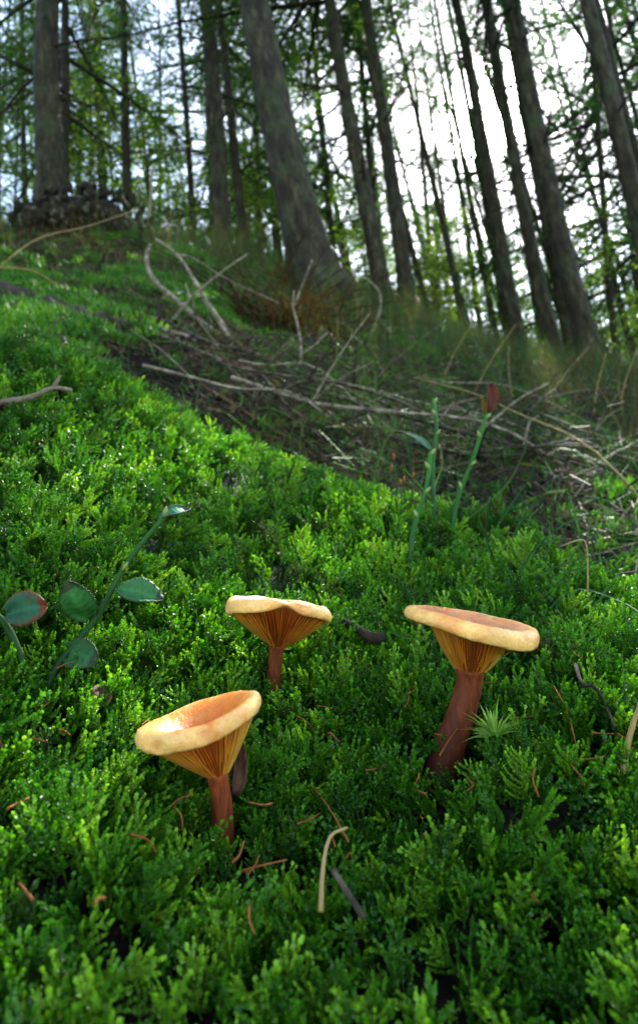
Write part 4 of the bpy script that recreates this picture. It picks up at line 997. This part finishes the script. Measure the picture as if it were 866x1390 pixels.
def bare_plant(pix, rbase, label, tip=None):
    o0 = G(*pix[0], -.006); r = math.hypot(o0.x, o0.y); W = lambda a, b, dd=0.0: at_dist(a, b, r + dd)
    root = thing('bilberry_plant', o0, label, 'plant')
    pts = [o0] + [W(a, b) for a, b in pix[1:]]; plant_stem(root, o0, pts, rbase, rbase * .75, (.012, .060, .014), (.035, .150, .020))
    for i, t in enumerate((.45, .62, .8, .95)):
        P_ = curve(pts, 21); k = int(t * 20); bud(root, o0, P_[k] - FW * rbase * .6, ((P_[min(k + 1, 20)] - P_[k - 1]).normalized() + RT * (.6 if i % 2 else -.6)).normalized(), rbase * 3.2)
    return root, o0, W
r_, o_, W = bare_plant([(552, 790), (559, 729), (579, 657), (584, 612)], .0025, 'green bilberry stem with a single purplish leaf at its tip')
leaf(r_, o_, W(584, 613), W(538, 582), .0135, (-FW * .45 + UP * .7 + RT * .5).normalized(), (.060, .190, .095), (.20, .08, .09), .30)
bare_plant([(590, 728), (587, 642), (592, 580), (588, 542)], .0025, 'tallest upright leafless green bilberry stem')
r_, o_, W = bare_plant([(612, 748), (618, 688), (643, 619), (661, 560)], .0025, 'leaning green bilberry stem tipped with a red and yellow withered leaf')
leaf(r_, o_, W(661, 560), W(666, 520), .016, (-FW * .9 + RT * .35).normalized(), (.16, .035, .015), (.10, .012, .008), .4, .3)
leaf(r_, o_, W(660, 562), W(660, 538), .010, (-FW * .8 - RT * .5).normalized(), (.20, .14, .02), (.14, .04, .01), .3, .3)
# dark thin stalks with brown heads
rg = np.random.default_rng(17)
for k, (a, b, c, d) in enumerate([(527, 715, 531, 640), (537, 722, 534, 625), (545, 712, 548, 655), (553, 708, 560, 650), (541, 718, 543, 660)]):
    q = G(a, b, -.004); r = math.hypot(q.x, q.y); e = at_dist(c, d, r)
    root = thing('moss_stalk', q, 'thin dark stalk with a brown head in the cluster by the brown budded twig', 'plant', 'dark stalks by the brown twig')
    mb = MB(); mb.tube([Vector((0, 0, 0)), (e - q) * .5 + RT * .002, e - q], [.0009, .0007, .0006], 5); s_ = mb.build('stem', M['plantstem'], root); set_cols(s_, (.012, .03, .01), (.03, .03, .012))
    mb = MB(); u_ = (e - q).normalized(); mb.tube([e - q + u_ * .008 * t for t in (0, .3, .7, 1)], [.0008, .0017, .0014, .0005], 6); h_ = mb.build('seed_head', M['rust_needle'], root)
# star moss tuft
q = G(680, 1046, .004); root = thing('star_moss', q, 'pale yellow green spiky star moss tuft in front of the tall mushroom', 'moss')
nn = ground_normal(q.x, q.y)
for k in range(34):
    a = rg.uniform(0, 6.28); el = rg.uniform(.15, 1.25); d = Vector((math.cos(a) * math.cos(el), math.sin(a) * math.cos(el), math.sin(el))); L = rg.uniform(.010, .017)
    s = d.cross(Vector((0, 0, 1))).normalized() * .00065; up_ = s.cross(d).normalized() * .0006
    o = mesh_obj('leaf', np.array([tuple(v) for v in (-s, s, d * L * .55 + s * .7 - Vector((0, 0, .0004)), d * L * .55 - s * .7 - Vector((0, 0, .0004)), d * L - Vector((0, 0, .0025)), d * L * .3 + up_)]),
                 [(0, 5, 3), (0, 1, 5), (1, 2, 5), (5, 2, 3), (3, 2, 4)], M['star_moss'], root)
    o.location = d * .002 + Vector((0, 0, .006))

# ------------------------------------------------------------------ fallen leaves, needles, blades
def dead_leaf(px, py, lift, L, wd, tilt, spin, label, curl=.5, mat='dead_leaf'):
    p = G(px, py, lift); V = []; F = []; K = 9; rg_ = np.random.default_rng(int(px))
    for i in range(K):
        t = i / (K - 1); w = wd * .5 * math.sin(math.pi * min(1, .08 + t * .86)) ** .7 * rg_.uniform(.85, 1.1)
        for q_ in (-1, -.5, 0, .5, 1):
            V.append((w * q_ * math.cos(curl * q_ * 1.2), L * (t - .5), abs(w * q_) * math.sin(curl * abs(q_) * 1.4) + .08 * L * math.sin(t * 5 + q_) + rg_.normal(0, .02) * wd))
    for i in range(K - 1):
        for q_ in range(4): a = i * 5 + q_; F.append((a, a + 1, a + 6, a + 5))
    o = mesh_obj('fallen_leaf', V, F, M[mat]); o.location = p; o.rotation_euler = (tilt, spin[0], spin[1]); md = o.modifiers.new('thickness', 'SOLIDIFY'); md.thickness = .0003
    return tag(o, label, 'leaf')
dead_leaf(327, 1100, .014, .018, .011, rad(75), (rad(15), rad(20)), 'curled brown dead leaf leaning on the stem of the small funnel mushroom', .9)
dead_leaf(140, 988, .012, .011, .010, rad(60), (0, rad(30)), 'small grey brown pointed dead leaf in the moss below the leafy sprig', .4)
dead_leaf(479, 930, .014, .008, .005, rad(70), (0, rad(-20)), 'tiny rust brown dead leaf in the moss under the black rotten twig', .8)
dead_leaf(597, 722, .016, .020, .009, rad(70), (0, rad(25)), 'brown folded dead leaf at the foot of the tallest leafless stem', .9)
dead_leaf(693, 768, .016, .008, .004, rad(80), (0, rad(0)), 'small dark red dead leaf upright in the moss beyond the tall mushroom', .8)
dead_leaf(572, 885, .014, .007, .006, rad(40), (0, rad(40)), 'small rust flake of dead leaf just beside the tall mushroom', .6)
dead_leaf(300, 555, .03, .03, .013, rad(50), (0, rad(60)), 'dull red dead leaf on the bank above the feathery moss crest', .6)
# needles
NE = [(320, 700, 306, 720), (318, 690, 330, 712), (160, 680, 163, 712), (222, 775, 226, 752), (405, 1000, 428, 1015), (480, 1205, 430, 1110), (452, 1160, 462, 1210), (475, 1210, 485, 1225), (760, 975, 790, 1050),
      (645, 1000, 672, 1000), (790, 1070, 832, 1076), (812, 1040, 845, 1048), (10, 1130, 40, 1118), (195, 1015, 225, 1020), (188, 1040, 206, 1015), (600, 1050, 632, 1030), (700, 1010, 735, 1000), (240, 1150, 250, 1175),
      (330, 1218, 395, 1225), (20, 880, 2, 905), (560, 980, 566, 950), (255, 890, 275, 905), (100, 905, 130, 915), (735, 870, 760, 880), (840, 1020, 866, 1040), (500, 1080, 540, 1070), (410, 1180, 440, 1150), (640, 1090, 644, 1130),
      (690, 950, 700, 960), (180, 1195, 215, 1210), (75, 1015, 96, 1040), (780, 905, 800, 935), (540, 840, 552, 815), (300, 760, 312, 745), (420, 770, 440, 760), (655, 760, 668, 742), (120, 590, 130, 610), (235, 655, 255, 645)]
for k in range(64):
    a, b = rg.uniform(5, 860), rg.uniform(640, 1330); t_ = rg.uniform(0, 6.28); l_ = rg.uniform(12, 40) * (b / 1000); NE.append((a, b, a + math.cos(t_) * l_, b + math.sin(t_) * l_ * .7))
for k, (a, b, c, d) in enumerate(NE):
    p, q = G(a, b, .006 + .003 * (k % 3)), G(c, d, .007 + .002 * (k % 4))
    if (q - p).length > .06: q = p + (q - p).normalized() * .05
    mid = p.lerp(q, .5) + Vector((rg.normal(0, .0008), 0, rg.normal(0, .0006))); L_ = .00038 if k % 3 else .0005
    stick('pine_needle', [p, mid, q], L_, L_ * .5, 'rust_needle', 'rusty fallen pine needle caught in the feathery moss', 'needle', 'fallen pine needles', 6, 5, .05)
stick('dry_straw', [G(443, 1310, .012), G(447, 1270, .016), G(458, 1232, .018), G(482, 1213, .018)], .0009, .0004, 'straw', 'curved tan dry blade low in the moss below the small funnel mushroom', 'grass', None, 10, 5, .05)
stick('fallen_twig', [G(460, 1255, .014), G(478, 1278, .012), G(500, 1305, .010)], .0010, .0009, 'grey_wood', 'short smooth grey twig beside the curved tan dry blade', 'twig', None, 6, 7, .04)
p = G(845, 1062, 0); r = math.hypot(p.x, p.y)
stick('dry_stalk', [p, at_dist(848, 1030, r), at_dist(858, 985, r), at_dist(876, 935, r)], .0014, .0008, 'straw', 'tan stalk standing in the moss at the downhill margin', 'stalk', None, 8, 6, .08)
p = G(848, 985, 0); r = math.hypot(p.x, p.y)
stick('long_grass', [p, at_dist(848, 950, r), at_dist(846, 930, r), at_dist(850, 908, r)], .0007, .0003, 'grass', 'short blue green grass blade near the tan stalk in the moss', 'grass', None, 8, 5, .02)
stick('fallen_twig', [G(790, 945, .014), G(800, 975, .013), G(822, 990, .014), G(846, 1035, .012)], .0010, .0007, 'grey_wood', 'thin grey green stem lying in moss downhill of the tall mushroom', 'twig', None, 10, 5, .05)
# long grass blades arching in from the downhill side
GB = [[(700, 800), (740, 775), (800, 755), (880, 730)], [(720, 790), (790, 770), (880, 738)], [(690, 760), (702, 715), (730, 680), (760, 640)], [(675, 770), (660, 730), (664, 690), (672, 655)],
      [(655, 745), (690, 690), (720, 645), (733, 600)], [(735, 830), (780, 800), (840, 815), (880, 840)], [(700, 780), (760, 830), (830, 850), (880, 862)], [(610, 720), (640, 700), (690, 655), (720, 590)], [(528, 650), (515, 610), (512, 575), (522, 535)],
      [(690, 800), (730, 740), (790, 700), (870, 690)], [(800, 830), (830, 790), (850, 770), (880, 760)], [(575, 705), (590, 660), (600, 620), (575, 560)]]
for k, pix in enumerate(GB):
    p = G(*pix[0], -.003); r = math.hypot(p.x, p.y); pts = curve([p] + [at_dist(a, b, r - .02 * i) for i, (a, b) in enumerate(pix[1:], 1)], 12); V = []; F = []
    for i, c_ in enumerate(pts):
        t = (pts[min(i + 1, 11)] - pts[max(i - 1, 0)]).normalized(); s = t.cross(UP * .6 - FW * .5).normalized(); n_ = s.cross(t); w = .0011 * (1 - (i / 11) ** 2 * .85)
        V += [c_ - s * w - p, c_ - n_ * w * .5 - p, c_ + s * w - p]
        if i: b = 3 * i; F += [(b - 3, b - 2, b + 1, b), (b - 2, b - 1, b + 2, b + 1)]
    o = mesh_obj('long_grass', np.array([tuple(v) for v in V]), F, M['grass']); o.location = p
    tag(o, 'long arching blue green grass blade growing past the feathery moss edge', 'grass', 'long grass blades by the moss edge')
print('objects', len(bpy.data.objects))
